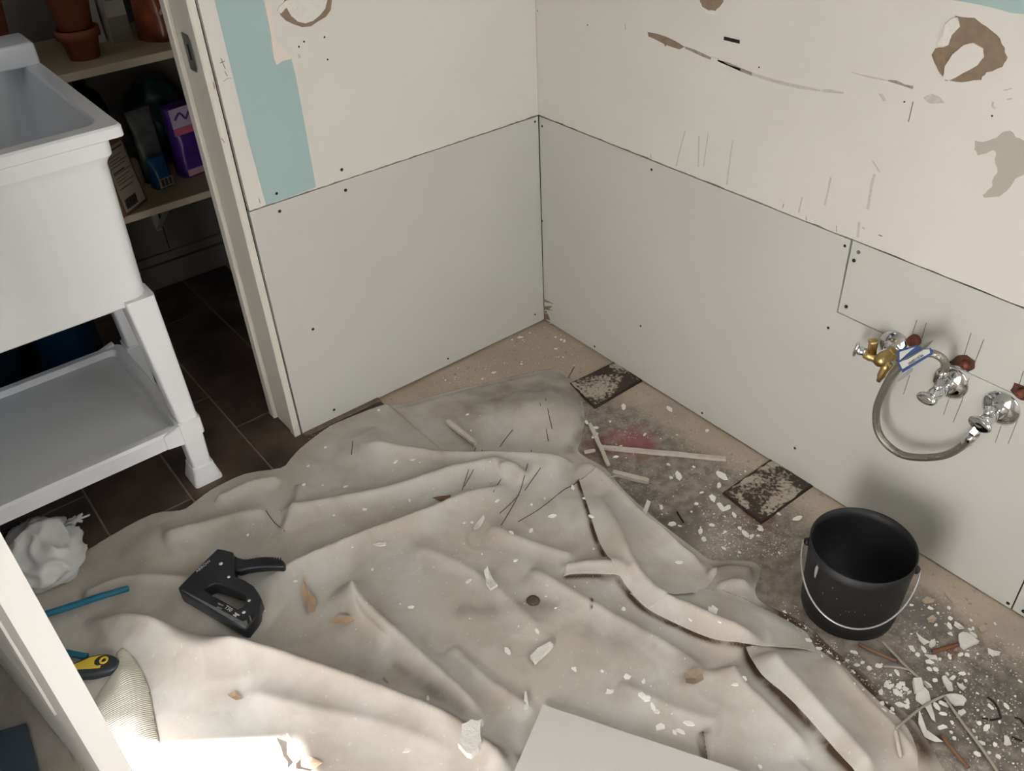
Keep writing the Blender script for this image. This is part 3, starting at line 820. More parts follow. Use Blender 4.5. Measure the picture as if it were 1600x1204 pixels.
link('drain', lathe([(.035, zt - .329), (.035, zt - .326), (.028, zt - .326), (.02, zt - .332)], 24, cap0=False), STEEL, tub, True)
LD = 0.228; LC = -(hd - LD)      # legs and shelf are shallower than the basin
def tub_leg(sx, sy):
    bm = bmesh.new()
    cx, cy = sx * (hw - (.065 if sy < 0 else .040)), LC + sy * (LD - .040)
    # tapered leg, wider at the top
    def rc(hx, hy, z, dx=0, dy=0):
        if sy > 0: hx, dx = hx * .8, min(dx, .004)
        return rrect(hx, hy, .008, z, 3, cx + dx * sx, cy + dy * sy)
    loft(bm, [rc(.030, .034, .51 + zc, .0, .0), rc(.030, .034, .495 + zc), rc(.022, .026, .19 + zc, .014, .006), rc(.028, .030, .187 + zc, .012, .006),
              rc(.028, .030, .145 + zc, .012, .006), rc(.024, .026, .142 + zc, .012, .006), rc(.022, .024, .056 + zc, .012, .006), rc(.0255, .0275, .053 + zc, .012, .006), rc(.0262, .0282, .046 + zc, .012, .006), rc(.034, .036, .004, .012, .006), rc(.034, .036, 0, .012, .006)][::-1], True, True)
    return bm_mesh(bm)
for sx in (-1, 1):
    for sy in (-1, 1):
        link('leg', tub_leg(sx, sy), TUB, tub, True)
bm = bmesh.new()
loft(bm, [rrect(hw - .072, LD - .02, .02, .138 + zc, 6, 0, LC), rrect(hw - .058, LD - .006, .02, .140 + zc, 6, 0, LC), rrect(hw - .056, LD - .004, .02, .176 + zc, 6, 0, LC), rrect(hw - .060, LD - .008, .02, .182 + zc, 6, 0, LC), rrect(hw - .078, LD - .026, .02, .182 + zc, 6, 0, LC), rrect(hw - .084, LD - .032, .02, .168 + zc, 6, 0, LC)], True, True)
link('shelf', bm_mesh(bm), TUB, tub, True)
for sx in (-1, 1):
    for sy in (-1, 1):
        bm = bmesh.new()
        xa = sx * (hw - .115); xb = sx * (hw - .075)
        yb = LC + sy * (LD - .008)
        add_hexa(bm, [(xa, yb - .008, .142 + zc), (xb, yb - .008, .137 + zc), (xb, yb + .008, .137 + zc), (xa, yb + .008, .142 + zc)],
                 [(xa, yb - .008, .178 + zc), (xb, yb - .008, .190 + zc), (xb, yb + .008, .190 + zc), (xa, yb + .008, .178 + zc)])
        link('shelf_gusset', bm_mesh(bm, bevel=.002, seg=1), TUB, tub)
for o in tub.children:
    if o.name.startswith(('basin', 'leg', 'shelf', 'faucet')):
        md = o.modifiers.new('edge', 'EDGE_SPLIT'); md.split_angle = radians(22)

# ------------------------------------------------------------------ black bucket
BLK = mat('black_bucket_plastic', srgb(27, 28, 29), 0.55, var=0.3, vscale=18, col2=srgb(20, 21, 22), bump=0.06, bscale=60)
bx_, by_ = -0.222, -1.178
bk = thing('bucket', 'black plastic bucket with wire handle on the bare floor', 'bucket', (bx_, by_, 0.0))
link('pail', lathe([(0.080, 0.0), (0.0865, 0.004), (0.0885, 0.02), (0.0935, 0.150), (0.0945, 0.151), (0.0942, 0.154), (0.0947, 0.172), (0.0925, 0.1725), (0.0912, 0.150), (0.085, 0.006), (0.001, 0.006)], 64, cap1=False), BLK, bk, True)
hdv = Vector((at(1268, 822).x, at(1268, 822).y, 0))
a0 = radians(118); a1 = a0 + pi     # handle ears
ears = []
for a in (a0, a1):
    e = Vector((cos(a), sin(a), 0))
    ears.append(e)
    bm = bmesh.new()
    add_lathe(bm, [(.008, 0), (.008, .006), (.004, .010), (.001, .010)], 14, e * .0925 + Vector((0, 0, .142)), e)
    link('handle_ear', bm_mesh(bm), BLK, bk, True)
side = Vector((cos(a0 + pi / 2), sin(a0 + pi / 2), 0))
pts = []
for k in range(33):
    a = pi * k / 32
    p = ears[0] * cos(a) * .103 + side * sin(a) * .112
    droop = sin(a)
    pts.append(Vector((p.x, p.y, .142 - droop * .075)))
wire = mat('galvanised_wire', srgb(190, 190, 188), 0.35, 0.7)
link('wire_handle', tube([ears[0] * .093 + Vector((0, 0, .142))] + pts + [ears[1] * .093 + Vector((0, 0, .142))], 0.0018, 8), wire, bk, True)
SPL = mat('paint_splash', srgb(150, 152, 152), 0.6)
def on_pail(ang, z, w_, h, seed):
    r = random.Random(seed); bm = bmesh.new(); L = []
    for k in range(9):
        t_ = 2 * pi * k / 9; q = r.uniform(.6, 1.1)
        aa = ang + w_ * cos(t_) * q; zz = z + h * sin(t_) * q
        rr = 0.0885 + (zz - .02) * .0385 + .0006
        L.append(bm.verts.new((rr * cos(aa), rr * sin(aa), zz)))
    bm.faces.new(L)
    bmesh.ops.solidify(bm, geom=list(bm.faces), thickness=0.0005)
    link('paint_splash', bm_mesh(bm), SPL, bk)
on_pail(radians(160), .136, .055, .020, 1)
for i, (a, z) in enumerate([(175, .10), (192, .108), (205, .085), (208, .086), (214, .09), (225, .085), (200, .07), (185, .13), (240, .11)]):
    on_pail(radians(a), z, .012, .002, i + 5)

# ------------------------------------------------------------------ drop cloth
OUT_PX = [(62, 932), (100, 892), (170, 845), (240, 808), (285, 802), (305, 790), (335, 768), (385, 745), (440, 736), (455, 722), (470, 706), (500, 682), (530, 664), (600, 637), (640, 630), (700, 613), (790, 592), (865, 577), (893, 592), (908, 622), (914, 655), (908, 690), (905, 708), (945, 732), (970, 762), (1005, 795), (1045, 828), (1085, 858), (1112, 876), (1148, 876), (1180, 880), (1190, 893), (1184, 910), (1180, 925), (1190, 942), (1222, 958), (1262, 978), (1300, 1015), (1345, 1050), (1385, 1090), (1425, 1125), (1450, 1160), (1475, 1204)]
outline = [p.xy for p in smooth_path([Vector((at(u, v).x, at(u, v).y, 0)) for u, v in OUT_PX], 3)]
outline += [Vector(p) for p in [(-0.42, -1.52), (-0.62, -1.70), (-1.05, -1.62), (-1.45, -1.25), (-1.62, -0.95), (-1.67, -0.60), (-1.67, -0.25), (-1.60, -0.16)]]
OUTL = np.array([[p[0], p[1]] for p in outline])

def seg_dist(P, A, B):
    d = B - A; L2 = (d ** 2).sum() + 1e-12
    t = np.clip(((P - A) @ d) / L2, 0, 1)
    q = A + t[:, None] * d
    v = P - q
    return np.hypot(v[:, 0], v[:, 1]), t, (d[0] * (P[:, 1] - A[1]) - d[1] * (P[:, 0] - A[0])), q
def poly_dist(P, poly, closed):
    n = len(poly); best = np.full(len(P), 1e9); bt = np.zeros(len(P)); bs = np.zeros(len(P)); bq = np.zeros_like(P)
    m = n if closed else n - 1
    for i in range(m):
        d, t, s, q = seg_dist(P, poly[i], poly[(i + 1) % n])
        k = d < best
        best[k] = d[k]; bt[k] = (i + t[k]) / m; bs[k] = s[k]; bq[k] = q[k]
    return best, bt, bs, bq
def inside(P, poly):
    c = np.zeros(len(P), bool); n = len(poly)
    for i in range(n):
        a = poly[i]; b = poly[i - 1]
        k = ((a[1] > P[:, 1]) != (b[1] > P[:, 1])) & (P[:, 0] < (b[0] - a[0]) * (P[:, 1] - a[1]) / (b[1] - a[1] + 1e-12) + a[0])
        c ^= k
    return c
def smooth01(x):
    x = np.clip(x, 0, 1); return x * x * (3 - 2 * x)
def cr2(px, per=6, z=0.0):
    P = [Vector((at(u, v, 2, z).x, at(u, v, 2, z).y, 0)) for u, v in px]
    return np.array([[p.x, p.y] for p in smooth_path(P, per)])
# folds: photo polyline of the crest, height, falloff on the far/left side, falloff on the near/right side
FOLDS = [
    ([(105, 948), (200, 957), (300, 980), (400, 1005), (500, 1038), (620, 1082), (720, 1130), (800, 1190), (850, 1240)], .040, .026, .085),
    ([(540, 890), (565, 935), (640, 1002), (700, 1058), (770, 1128)], .030, .030, .045),
    ([(400, 908), (440, 884), (510, 852), (585, 822), (700, 782), (800, 742)], .024, .014, .075),
    ([(430, 796), (520, 778), (640, 752), (740, 728), (800, 722)], .018, .030, .040),
    ([(560, 690), (640, 698), (720, 708), (830, 708), (900, 712)], .022, .020, .050),
    ([(900, 712), (945, 740), (1000, 800), (1060, 850), (1105, 882)], .020, .012, .035),
    ([(935, 760), (965, 830), (992, 885), (1030, 925), (1080, 950), (1140, 975), (1200, 995)], .026, .045, .035),
    ([(1200, 1010), (1225, 1050), (1270, 1100), (1330, 1160), (1380, 1215)], .020, .06, .04),
    ([(1140, 1030), (1160, 1065), (1210, 1115), (1270, 1175)], .016, .022, .06),
    ([(870, 890), (920, 880), (960, 885), (992, 912)], .012, .03, .02),
    ([(1105, 892), (1140, 884), (1182, 888)], .016, .015, .015),
    ([(1120, 915), (1150, 905), (1180, 912)], .012, .01, .012),
    ([(115, 935), (180, 908), (250, 900), (330, 905)], .018, .035, .05),
    ([(250, 838), (330, 812), (420, 792)], .016, .04, .05),
    ([(330, 780), (385, 752), (440, 742)], .016, .012, .04),
    ([(820, 880), (880, 915), (960, 960), (1050, 1010), (1120, 1060)], .014, .04, .045),
    ([(640, 850), (720, 880), (790, 930), (860, 1000)], .010, .05, .05),
    ([(700, 1000), (760, 1060), (840, 1110)], .012, .03, .04),
    ([(1098, 1140), (1103, 1165), (1110, 1200)], .014, .012, .006),
    ([(960, 1060), (1060, 1110), (1130, 1130)], .008, .05, .05),
    ([(780, 735), (800, 728), (822, 742)], .018, .02, .02),
    ([(610, 1010), (560, 960), (556, 920)], .012, .02, .012),
    ([(1290, 1020), (1340, 1080), (1400, 1140), (1440, 1190)], .012, .02, .03),
    ([(380, 1080), (480, 1110), (600, 1140), (720, 1190)], .010, .05, .05),
    ([(440, 830), (460, 790), (470, 750)], .010, .02, .03),
    ([(760, 820), (840, 850), (900, 870)], .010, .03, .03),
]
FOLDS = [(cr2(p, 6, 1.25 * h + .006), h, wl_, wr_) for p, h, wl_, wr_ in FOLDS]
lump = [(at(840, 650), .105, .048), (at(760, 650), .09, .022), (at(570, 700), .08, .022), (at(700, 760), .09, .012), (at(240, 870), .10, .014), (at(1010, 860), .07, .016), (at(1240, 1080), .10, .012), (at(900, 800), .08, .010)]
GUN_C = at(350, 925, 2, .035)
SH_A = np.array(at(848, 1100, 2, .032).xy); _b = np.array(at(1160, 1204, 2, .032).xy)
SH_U = (_b - SH_A) / np.linalg.norm(_b - SH_A); SH_V = np.array([SH_U[1], -SH_U[0]])
def cloth_height(P):
    """height of the cloth above the floor at points P (n,2)"""
    P = np.asarray(P, float)
    z = np.full(len(P), 0.006)
    for c, r, h in lump:
        d2 = (P[:, 0] - c.x) ** 2 + (P[:, 1] - c.y) ** 2
        z += h * np.exp(-d2 / (r * r) * 1.6)
    for poly, h, wl_, wr_ in FOLDS:
        d, t, s, _ = poly_dist(P, poly, False)
        tp = smooth01(t / 0.16) * smooth01((1 - t) / 0.16)
        wdt = np.where(s > 0, wl_, wr_)
        pf = np.exp(-(np.sqrt(d * d + .003 ** 2) - .003) / wdt * 1.7)
        pf = np.where(np.minimum(wl_, wr_) < 0.008, np.where(wdt < .008, smooth01(1 - d / (wdt * 1.6)), pf), pf)
        z += 1.35 * h * tp * pf
    nz = np.array([mnoise.fractal(Vector((p[0] * 6.5 + 3, p[1] * 6.5, 1.7)), 0.9, 2.1, 4) for p in P])
    rg = np.array([1 - abs(mnoise.noise(Vector((p[0] * 9 + p[1] * 5, p[1] * 13 - p[0] * 6, 4.2)))) for p in P])
    z += nz * 0.0035 + (rg ** 6) * 0.0015
    d, _, _, _ = poly_dist(P, OUTL, True)
    z *= 0.22 + 0.78 * smooth01(d / 0.028)
    # pressed flat under the staple gun, the door and the board offcut
    dg = np.hypot(P[:, 0] - GUN_C.x, P[:, 1] - GUN_C.y)
    k = smooth01(1 - (dg - .09) / .05); z = z * (1 - k) + (0.024 + .12 * (z - .024)) * k
    dd = np.hypot((P[:, 0] + 1.47) * 1.0, np.maximum(np.abs(P[:, 1] + .42) - .40, 0))
    k = smooth01(1 - (dd - .05) / .05); z = z * (1 - k) + np.minimum(z, 0.010) * k
    du = (P - SH_A) @ SH_U; dv = (P - SH_A) @ SH_V
    k = smooth01(1 - np.maximum(np.maximum(-du, -dv), 0) / .04)
    z = z * (1 - k) + np.minimum(z, .018) * k
    return np.maximum(z, np.where(P[:, 0] < -0.56, TILE_Z + 0.004, 0.003))
FLAPS = [
    ([(905, 746), (930, 830), (958, 888), (988, 928), (1012, 950), (1034, 945), (1060, 933), (1094, 921)], [(1120, 900), (1112, 880), (1085, 860), (1045, 832), (1000, 795), (965, 765), (935, 738)], .0075, .05),
    ([(985, 925), (1010, 950), (1045, 970), (1110, 998), (1165, 1007), (1215, 1009), (1279, 1015)], [(1262, 985), (1225, 962), (1190, 945), (1150, 928), (1094, 918), (1060, 928), (1030, 935)], .0075, .05),
    ([(1166, 1009), (1188, 1055), (1240, 1106), (1300, 1167), (1352, 1224)], [(1440, 1215), (1420, 1140), (1370, 1090), (1310, 1040), (1279, 1014), (1215, 1005)], .008, .06),
    ([(880, 899), (918, 894), (962, 899), (990, 927)], [(985, 905), (965, 880), (930, 872), (890, 880)], .006, .035),
]
def flap_poly(e, r):
    E_ = cr2(e, 5, .022); R_ = cr2(r, 5, .012)
    return np.vstack([E_, R_]), E_
FLAPS = [(*flap_poly(e, r), l, f) for e, r, l, f in FLAPS]
def flap_h(P, fl, base=None):
    poly, E_, lift, fall = fl
    d, t, _, _ = poly_dist(P, E_, False)
    dr, _, _, _ = poly_dist(P, poly[len(E_) - 1:], False)
    tp = .35 + .65 * smooth01(t / .12) * smooth01((1 - t) / .12)
    k = smooth01(dr / .02)
    b_ = cloth_height(P) if base is None else base
    return b_ + (.0008 + (lift * tp * np.exp(-(d / fall) ** 2 * 1.2) + .0015) * k) + .0022 * (1 - k) * 0
GX0, GY0, GS = -1.85, -1.75, 0.006
_gx, _gy = np.meshgrid(GX0 + np.arange(310) * GS, GY0 + np.arange(310) * GS, indexing='ij')
_gp = np.c_[_gx.ravel(), _gy.ravel()]
_ch = cloth_height(_gp)
_in = inside(_gp, OUTL)
HGRID = np.where(_in, _ch, np.where(_gp[:, 0] < -0.565, TILE_Z, 0.0))
for fl in FLAPS:
    _fi = inside(_gp, fl[0])
    HGRID[_fi] = flap_h(_gp[_fi], fl, _ch[_fi])
HGRID = HGRID.reshape(310, 310)
def hz(x, y):
    i = min(max((x - GX0) / GS, 0), 308.99); j = min(max((y - GY0) / GS, 0), 308.99)
    a, b = int(i), int(j); fx, fy = i - a, j - b
    g = HGRID
    return float((g[a, b] * (1 - fx) + g[a + 1, b] * fx) * (1 - fy) + (g[a, b + 1] * (1 - fx) + g[a + 1, b + 1] * fx) * fy)
def clipped_grid(poly, step, hf, base=None):
    poly = np.asarray(poly)
    x0, y0 = poly.min(0) - step; x1, y1 = poly.max(0) + step
    nx = int((x1 - x0) / step) + 2; ny = int((y1 - y0) / step) + 2
    X, Y = np.meshgrid(x0 + np.arange(nx) * step, y0 + np.arange(ny) * step, indexing='ij')
    P = np.c_[X.ravel(), Y.ravel()]
    ins = inside(P, poly)
    I = np.arange(nx * ny).reshape(nx, ny)
    Q = np.c_[I[:-1, :-1].ravel(), I[1:, :-1].ravel(), I[1:, 1:].ravel(), I[:-1, 1:].ravel()]
    Q = Q[ins[Q].any(1)]
    used = np.unique(Q)
    out = used[~ins[used]]
    if len(out):
        _, _, _, q = poly_dist(P[out], poly, True)
        P[out] = q
    mp = np.full(nx * ny, -1); mp[used] = np.arange(len(used))
    P = P[used]; Q = mp[Q]
    Z = hf(P)
    return P, Z, Q
def np_mesh(name, V, F):
    me = bpy.data.meshes.new(name)
    me.from_pydata(V.tolist(), [], F.tolist())
    me.validate()
    me.update()
    return me
CP, CZ, CQ = clipped_grid(OUTL, 0.0045, cloth_height)
V = np.c_[CP, CZ]
# fold lips lean over: shift the crest of the steep folds a little towards their steep side
for poly, h, wl_, wr_ in FOLDS:
    if wr_ < 0.008:
        d, t, s, q = poly_dist(CP, poly, False)
        k = np.where(s > 0, np.exp(-(d / .012) ** 2), 0) * smooth01(t / .1) * smooth01((1 - t) / .1)
        V[:, :2] += (q - CP) * (k * 1.6)[:, None]
me = np_mesh('cloth', V, CQ)
# stain map: dirty shapes worn into the canvas, plus shade painted under the fold lips
STAINS_AND_SHADE = [([(1215, 948), (1262, 985), (1320, 1035), (1380, 1095), (1440, 1165)], .030, 1.0), ([(1100, 895), (1150, 890), (1185, 890)], .03, .6), ([(1166, 1010), (1186, 1056), (1236, 1108), (1297, 1168), (1345, 1216)], .011, 1.3), ([(904, 750), (928, 832), (955, 892), (986, 933), (1011, 955), (1043, 973), (1110, 1001), (1165, 1010)], .0055, 1.3), ([(1034, 948), (1060, 937), (1094, 926)], .006, 1.2), ([(1165, 1012), (1215, 1014), (1275, 1019)], .006, 1.2), ([(885, 902), (920, 898), (960, 902), (986, 930)], .006, 1.1), ([(620, 1040), (660, 1070), (720, 1120)], .012, .4), ([(720, 950), (790, 950), (860, 945)], .018, .35), ([(690, 1120), (720, 1150), (790, 1185)], .014, .5), ([(760, 640), (830, 610), (890, 610)], .10, .4), ([(940, 900), (970, 905)], .008, .8), ([(1098, 1150), (1108, 1195)], .007, 1.1), ([(890, 700), (912, 660), (905, 610)], .014, .5), ([(520, 1040), (600, 1060)], .03, .2), ([(983, 874), (992, 884)], .004, 1.6), ([(924, 939), (925, 944)], .003, 1.5), ([(924, 950), (924, 953)], .002, 1.5), ([(1020, 1010), (1080, 1040)], .02, .35), ([(930, 990), (1000, 1000)], .03, .25), ([(640, 700), (700, 712)], .012, .3), ([(600, 1060), (606, 1068)], .003, 1.0)]
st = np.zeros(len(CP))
for px, r, a in STAINS_AND_SHADE:
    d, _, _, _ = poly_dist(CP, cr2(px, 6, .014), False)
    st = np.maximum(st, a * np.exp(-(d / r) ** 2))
at_ = me.attributes.new('stain', 'FLOAT', 'POINT'); at_.data.foreach_set('value', st.astype(np.float32))  # holds the dirt and the painted fold-gap shade together
def cloth_mat():
    m = bpy.data.materials.new('canvas_cloth'); m.use_nodes = True
    nt = m.node_tree; N = nt.nodes; Lk = nt.links; b = N['Principled BSDF']
    b.inputs['Roughness'].default_value = 0.92; b.inputs['Specular IOR Level'].default_value = 0.15
    tc = N.new('ShaderNodeTexCoord')
    def nz(s, d, dist=0):
        n = N.new('ShaderNodeTexNoise'); n.inputs['Scale'].default_value = s; n.inputs['Detail'].default_value = d; n.inputs['Distortion'].default_value = dist
        Lk.new(tc.outputs['Object'], n.inputs['Vector']); return n.outputs['Fac']
    def rmp(x, a, c):
        r = N.new('ShaderNodeMapRange'); r.inputs['From Min'].default_value = a; r.inputs['From Max'].default_value = c; Lk.new(x, r.inputs['Value']); return r.outputs[0]
    def mix(f, a, c):
        q = N.new('ShaderNodeMix'); q.data_type = 'RGBA'; Lk.new(f, q.inputs[0])
        for i, x in ((6, a), (7, c)):
            if isinstance(x, tuple): q.inputs[i].default_value = x
            else: Lk.new(x, q.inputs[i])
        return q.outputs[2]
    def mul(a, c):
        q = N.new('ShaderNodeMath'); q.operation = 'MULTIPLY'
        for i, x in enumerate((a, c)):
            if isinstance(x, (int, float)): q.inputs[i].default_value = x
            else: Lk.new(x, q.inputs[i])
        return q.outputs[0]
    n1 = nz(6, 5, .5); n2 = nz(17, 7, .3); n3 = nz(120, 5)
    c = mix(rmp(n1, .35, .65), srgb(185, 177, 166), srgb(194, 191, 185))
    c = mix(mul(rmp(n2, .48, .72), .42), c, srgb(158, 147, 133))
    c = mix(mul(rmp(n3, .66, .74), .45), c, srgb(226, 222, 214))
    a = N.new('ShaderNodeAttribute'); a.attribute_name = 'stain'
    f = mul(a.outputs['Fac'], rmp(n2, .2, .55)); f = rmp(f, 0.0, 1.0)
    c = mix(f, c, srgb(84, 67, 54))  # soiled brown, also the painted shade in the fold gaps
    Lk.new(c, b.inputs['Base Color'])
    bp = N.new('ShaderNodeBump'); bp.inputs['Strength'].default_value = 0.25; bp.inputs['Distance'].default_value = 0.004
    Lk.new(n2, bp.inputs['Height'])
    bp2 = N.new('ShaderNodeBump'); bp2.inputs['Strength'].default_value = 0.15; bp2.inputs['Distance'].default_value = 0.001
    Lk.new(nz(700, 2), bp2.inputs['Height']); Lk.new(bp.outputs['Normal'], bp2.inputs['Normal'])
    Lk.new(bp2.outputs['Normal'], b.inputs['Normal'])
    return m
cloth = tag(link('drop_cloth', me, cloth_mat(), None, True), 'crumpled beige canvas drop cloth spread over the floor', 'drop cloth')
md = cloth.modifiers.new('thickness', 'SOLIDIFY'); md.thickness = 0.0018; md.offset = -1
for fl in FLAPS:
    FP, FZ, FQ = clipped_grid(fl[0], 0.004, lambda P, fl=fl: flap_h(P, fl))
    fm = np_mesh('fold', np.c_[FP, FZ], FQ)
    ga = fm.attributes.new('stain', 'FLOAT', 'POINT')
    d, _, _, _ = poly_dist(FP, fl[1], False)
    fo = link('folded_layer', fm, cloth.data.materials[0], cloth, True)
    md = fo.modifiers.new('thickness', 'SOLIDIFY'); md.thickness = 0.0016; md.offset = -1


# ------------------------------------------------------------------ shut-off valves, hose
CHROME = mat('chrome', srgb(215, 216, 218), 0.08, 1.0)
BRASS = mat('brass', srgb(196, 172, 116), 0.34, 1.0, var=0.1, vscale=60)
COPPER = mat('copper_brown', srgb(128, 72, 54), 0.5, 0.5, var=0.25, vscale=50)
BRAID = None
def braid_mat():
    m = bpy.data.materials.new('steel_braid'); m.use_nodes = True
    nt = m.node_tree; N = nt.nodes; Lk = nt.links; b = N['Principled BSDF']
    b.inputs['Base Color'].default_value = srgb(150, 144, 136); b.inputs['Metallic'].default_value = 0.8; b.inputs['Roughness'].default_value = 0.35
    tc = N.new('ShaderNodeTexCoord')
    v = N.new('ShaderNodeTexVoronoi'); v.inputs['Scale'].default_value = 420; Lk.new(tc.outputs['Object'], v.inputs['Vector'])
    bp = N.new('ShaderNodeBump'); bp.inputs['Strength'].default_value = 0.6; bp.inputs['Distance'].default_value = 0.001
    Lk.new(v.outputs['Distance'], bp.inputs['Height']); Lk.new(bp.outputs['Normal'], b.inputs['Normal'])
    return m
BRAID = braid_mat()
OUTW = (-1, 0, 0)
PLATE = [(0.033, 0.0), (0.033, 0.0015), (0.0315, 0.003), (0.027, 0.0065), (0.019, 0.0095), (0.012, 0.0115), (0.012, 0.016)]
def ell(r, rz, th, org, axis, n=28, flat='x'):
    bm = bmesh.new()
    add_lathe(bm, [(r * .55, 0), (r * .95, th * .15), (r, th * .5), (r * .95, th * .85), (r * .8, th), (r * .25, th * .92)], n, org, axis, sx=rz if flat == 'x' else 1, sy=rz if flat == 'y' else 1)
    return bm_mesh(bm)
def plate(t):
    link('escutcheon', lathe(PLATE, 40, (0, 0, 0), OUTW), CHROME, t, True)
    link('stub_pipe', lathe([(.0078, .01), (.0078, .04)], 20, (0, 0, 0), OUTW), CHROME, t, True)
# right valve
v3 = thing('shutoff_valve', 'chrome shut-off valve with oval handle, rightmost on the wall', 'valve', (0, -1.247, 0.413))
plate(v3)
bm = bmesh.new()
add_lathe(bm, [(.010, .022), (.0125, .024), (.0125, .034), (.011, .036)], 6, (0, 0, 0), OUTW)
add_lathe(bm, [(.011, .034), (.0125, .04), (.0125, .058), (.0105, .064)], 24, (0, 0, 0), OUTW)
add_lathe(bm, [(.0085, 0), (.0085, .02), (.0055, .021), (.005, .010)], 20, (-.048, 0, .004), (0, 0, 1))
bmv = bm_mesh(bm); link('valve_body', bmv, CHROME, v3, True)
link('outlet_nut', lathe([(.0085, 0), (.0095, .004), (.0095, .014), (.0075, .018)], 6, (-.062, .004, -.010), (-.3, .25, -1)), CHROME, v3)
link('handle', ell(.0225, .62, .008, (-.064, 0, 0), (-1, .15, -.1)), CHROME, v3, True)
# middle valve
v2 = thing('shutoff_valve', 'chrome shut-off valve in the middle feeding the braided hose', 'valve', (0, -1.153, 0.416))
plate(v2)
bm = bmesh.new()
add_lathe(bm, [(.010, .022), (.0125, .024), (.0125, .034), (.011, .036)], 6, (0, 0, 0), OUTW)
add_lathe(bm, [(.011, .034), (.0125, .04), (.0125, .056), (.0085, .062), (.0085, .07)], 24, (0, 0, 0), OUTW)
add_lathe(bm, [(.0085, 0), (.0085, .022)], 20, (-.045, 0, 0), (0, 0, 1))
link('valve_body', bm_mesh(bm), CHROME, v2, True)
link('outlet_nut', lathe([(.010, .020), (.0115, .022), (.0115, .034), (.009, .037)], 6, (-.045, 0, 0), (0, 0, 1)), CHROME, v2)
link('handle', ell(.0195, .55, .012, (-.066, .002, -.001), (-1, .1, 0)), CHROME, v2, True)
# left valve: brass body
v1 = thing('shutoff_valve', 'brass multi-port shut-off valve with chrome handle, leftmost on the wall', 'valve', (0, -1.036, 0.434))
plate(v1)
bm = bmesh.new()
add_lathe(bm, [(.0075, .02), (.0105, .03), (.0125, .036), (.0125, .056), (.0095, .062)], 24, (0, -.006, -.002), OUTW)
add_lathe(bm, [(.0088, 0), (.0095, .004), (.0085, .03), (.0105, .034), (.0105, .046), (.0075, .048)], 20, (-.047, -.020, -.010), (-.18, .93, .2))
add_lathe(bm, [(.0085, 0), (.0085, .022), (.0095, .024), (.0095, .028), (.006, .029), (.0055, .018)], 20, (-.053, .014, .002), (0.05, .1, 1))
add_lathe(bm, [(.0095, 0), (.0095, .012), (.0078, .016), (.0078, .03), (.0055, .034), (.004, .042)], 20, (-.047, -.018, -.004), (-.25, .12, -1))
link('valve_body', bm_mesh(bm), BRASS, v1, True)
link('inlet_nut', lathe([(.012, .014), (.0138, .016), (.0138, .028), (.012, .030)], 6, (0, -.006, -.002), OUTW), BRASS, v1)
link('handle_stem', lathe([(.0075, 0), (.0085, .003), (.0085, .014), (.006, .016)], 20, (-.056, .024, .002), (-.45, .86, .1)), CHROME, v1, True)
link('handle', ell(.0205, .62, .007, (-.0625, .037, .0035), (-.45, .86, .1), flat='x'), CHROME, v1, True)
# hose
hose = thing('supply_hose', 'braided steel supply hose looping from the middle valve to the right valve', 'hose', (0, 0, 0))
HP = [(-.045, -1.153, .452), (-.047, -1.155, .472), (-.053, -1.151, .490), (-.060, -1.135, .498), (-.064, -1.118, .490), (-.064, -1.097, .466), (-.062, -1.078, .432), (-.058, -1.064, .378), (-.054, -1.058, .325), (-.05, -1.068, .280), (-.048, -1.090, .258), (-.048, -1.125, .253), (-.050, -1.165, .273), (-.054, -1.203, .307), (-.060, -1.230, .352), (-.064, -1.2435, .392)]
link('braided_tube', tube(HP, 0.0072, 14, 8), BRAID, hose, True)
link('crimp_collar', tube([HP[0], (-.0455, -1.1538, .466)], 0.0088, 14), CHROME, hose, True)
link('crimp_collar', tube([(-.0605, -1.233, .358), (-.0635, -1.2425, .386)], 0.0085, 14), CHROME, hose, True)
# paper tag on the hose
BLUEP = mat('tag_blue', srgb(48, 78, 132), 0.5); WHT = mat('tag_white', srgb(208, 208, 204), 0.5, var=.05, vscale=60); CLR = mat('tag_grey', srgb(150, 152, 152), 0.3)
tg = thing('hose_tag', 'blue and white folded paper tag wrapped around the hose', 'tag', (0, 0, 0))
def wp(u, v, x):
    p = at(u, v, 0, x); return p
def tag_quad(L, x, m, name, th=0.0008, parent=None):
    if min(x) == max(x):
        pts_ = [(wp(u, v, x[0]).y, wp(u, v, x[0]).z) for u, v in L]
        return link(name, prism([pts_], th, 0, Matrix.Translation((x[0], 0, 0)) @ M_RIGHT), m, parent or tg)
    pts_ = [wp(u, v, xx) for (u, v), xx in zip(L, x)]
    bm = bmesh.new(); f = bm.faces.new([bm.verts.new(p) for p in pts_])
    bmesh.ops.solidify(bm, geom=[f], thickness=th)
    return link(name, bm_mesh(bm), m, parent or tg)
def c9(L):
    return [(1330 + x * .0875, 510 + y * .0875) for x, y in L]
tag_quad(c9([(815, 440), (870, 400), (1180, 330), (1330, 400), (1420, 380), (1465, 440), (1460, 490), (920, 820), (850, 700)]), [-.078] * 9, BLUEP, 'tag_card')
q1 = tag_quad(c9([(860, 640), (1290, 410), (1400, 400), (1410, 470), (920, 755)]), [-.0795] * 5, WHT, 'tag_face')
tag_quad(c9([(870, 450), (1150, 360), (1060, 430), (870, 600)]), [-.0795] * 4, WHT, 'tag_flap')
tag_quad(c9([(880, 620), (1250, 400), (1300, 300), (1480, 240), (1330, 390), (1000, 590)]), [-.081, -.083, -.085, -.09, -.083, -.081], CLR, 'clear_sleeve')
tag_quad(c9([(830, 960), (900, 880), (1050, 740), (1110, 730), (1090, 800), (980, 890), (850, 985)]), [-.074] * 7, CLR, 'clear_sleeve')
pa, pb = wp(*c9([(950, 700)])[0], -.0812), wp(*c9([(1350, 465)])[0], -.0812)
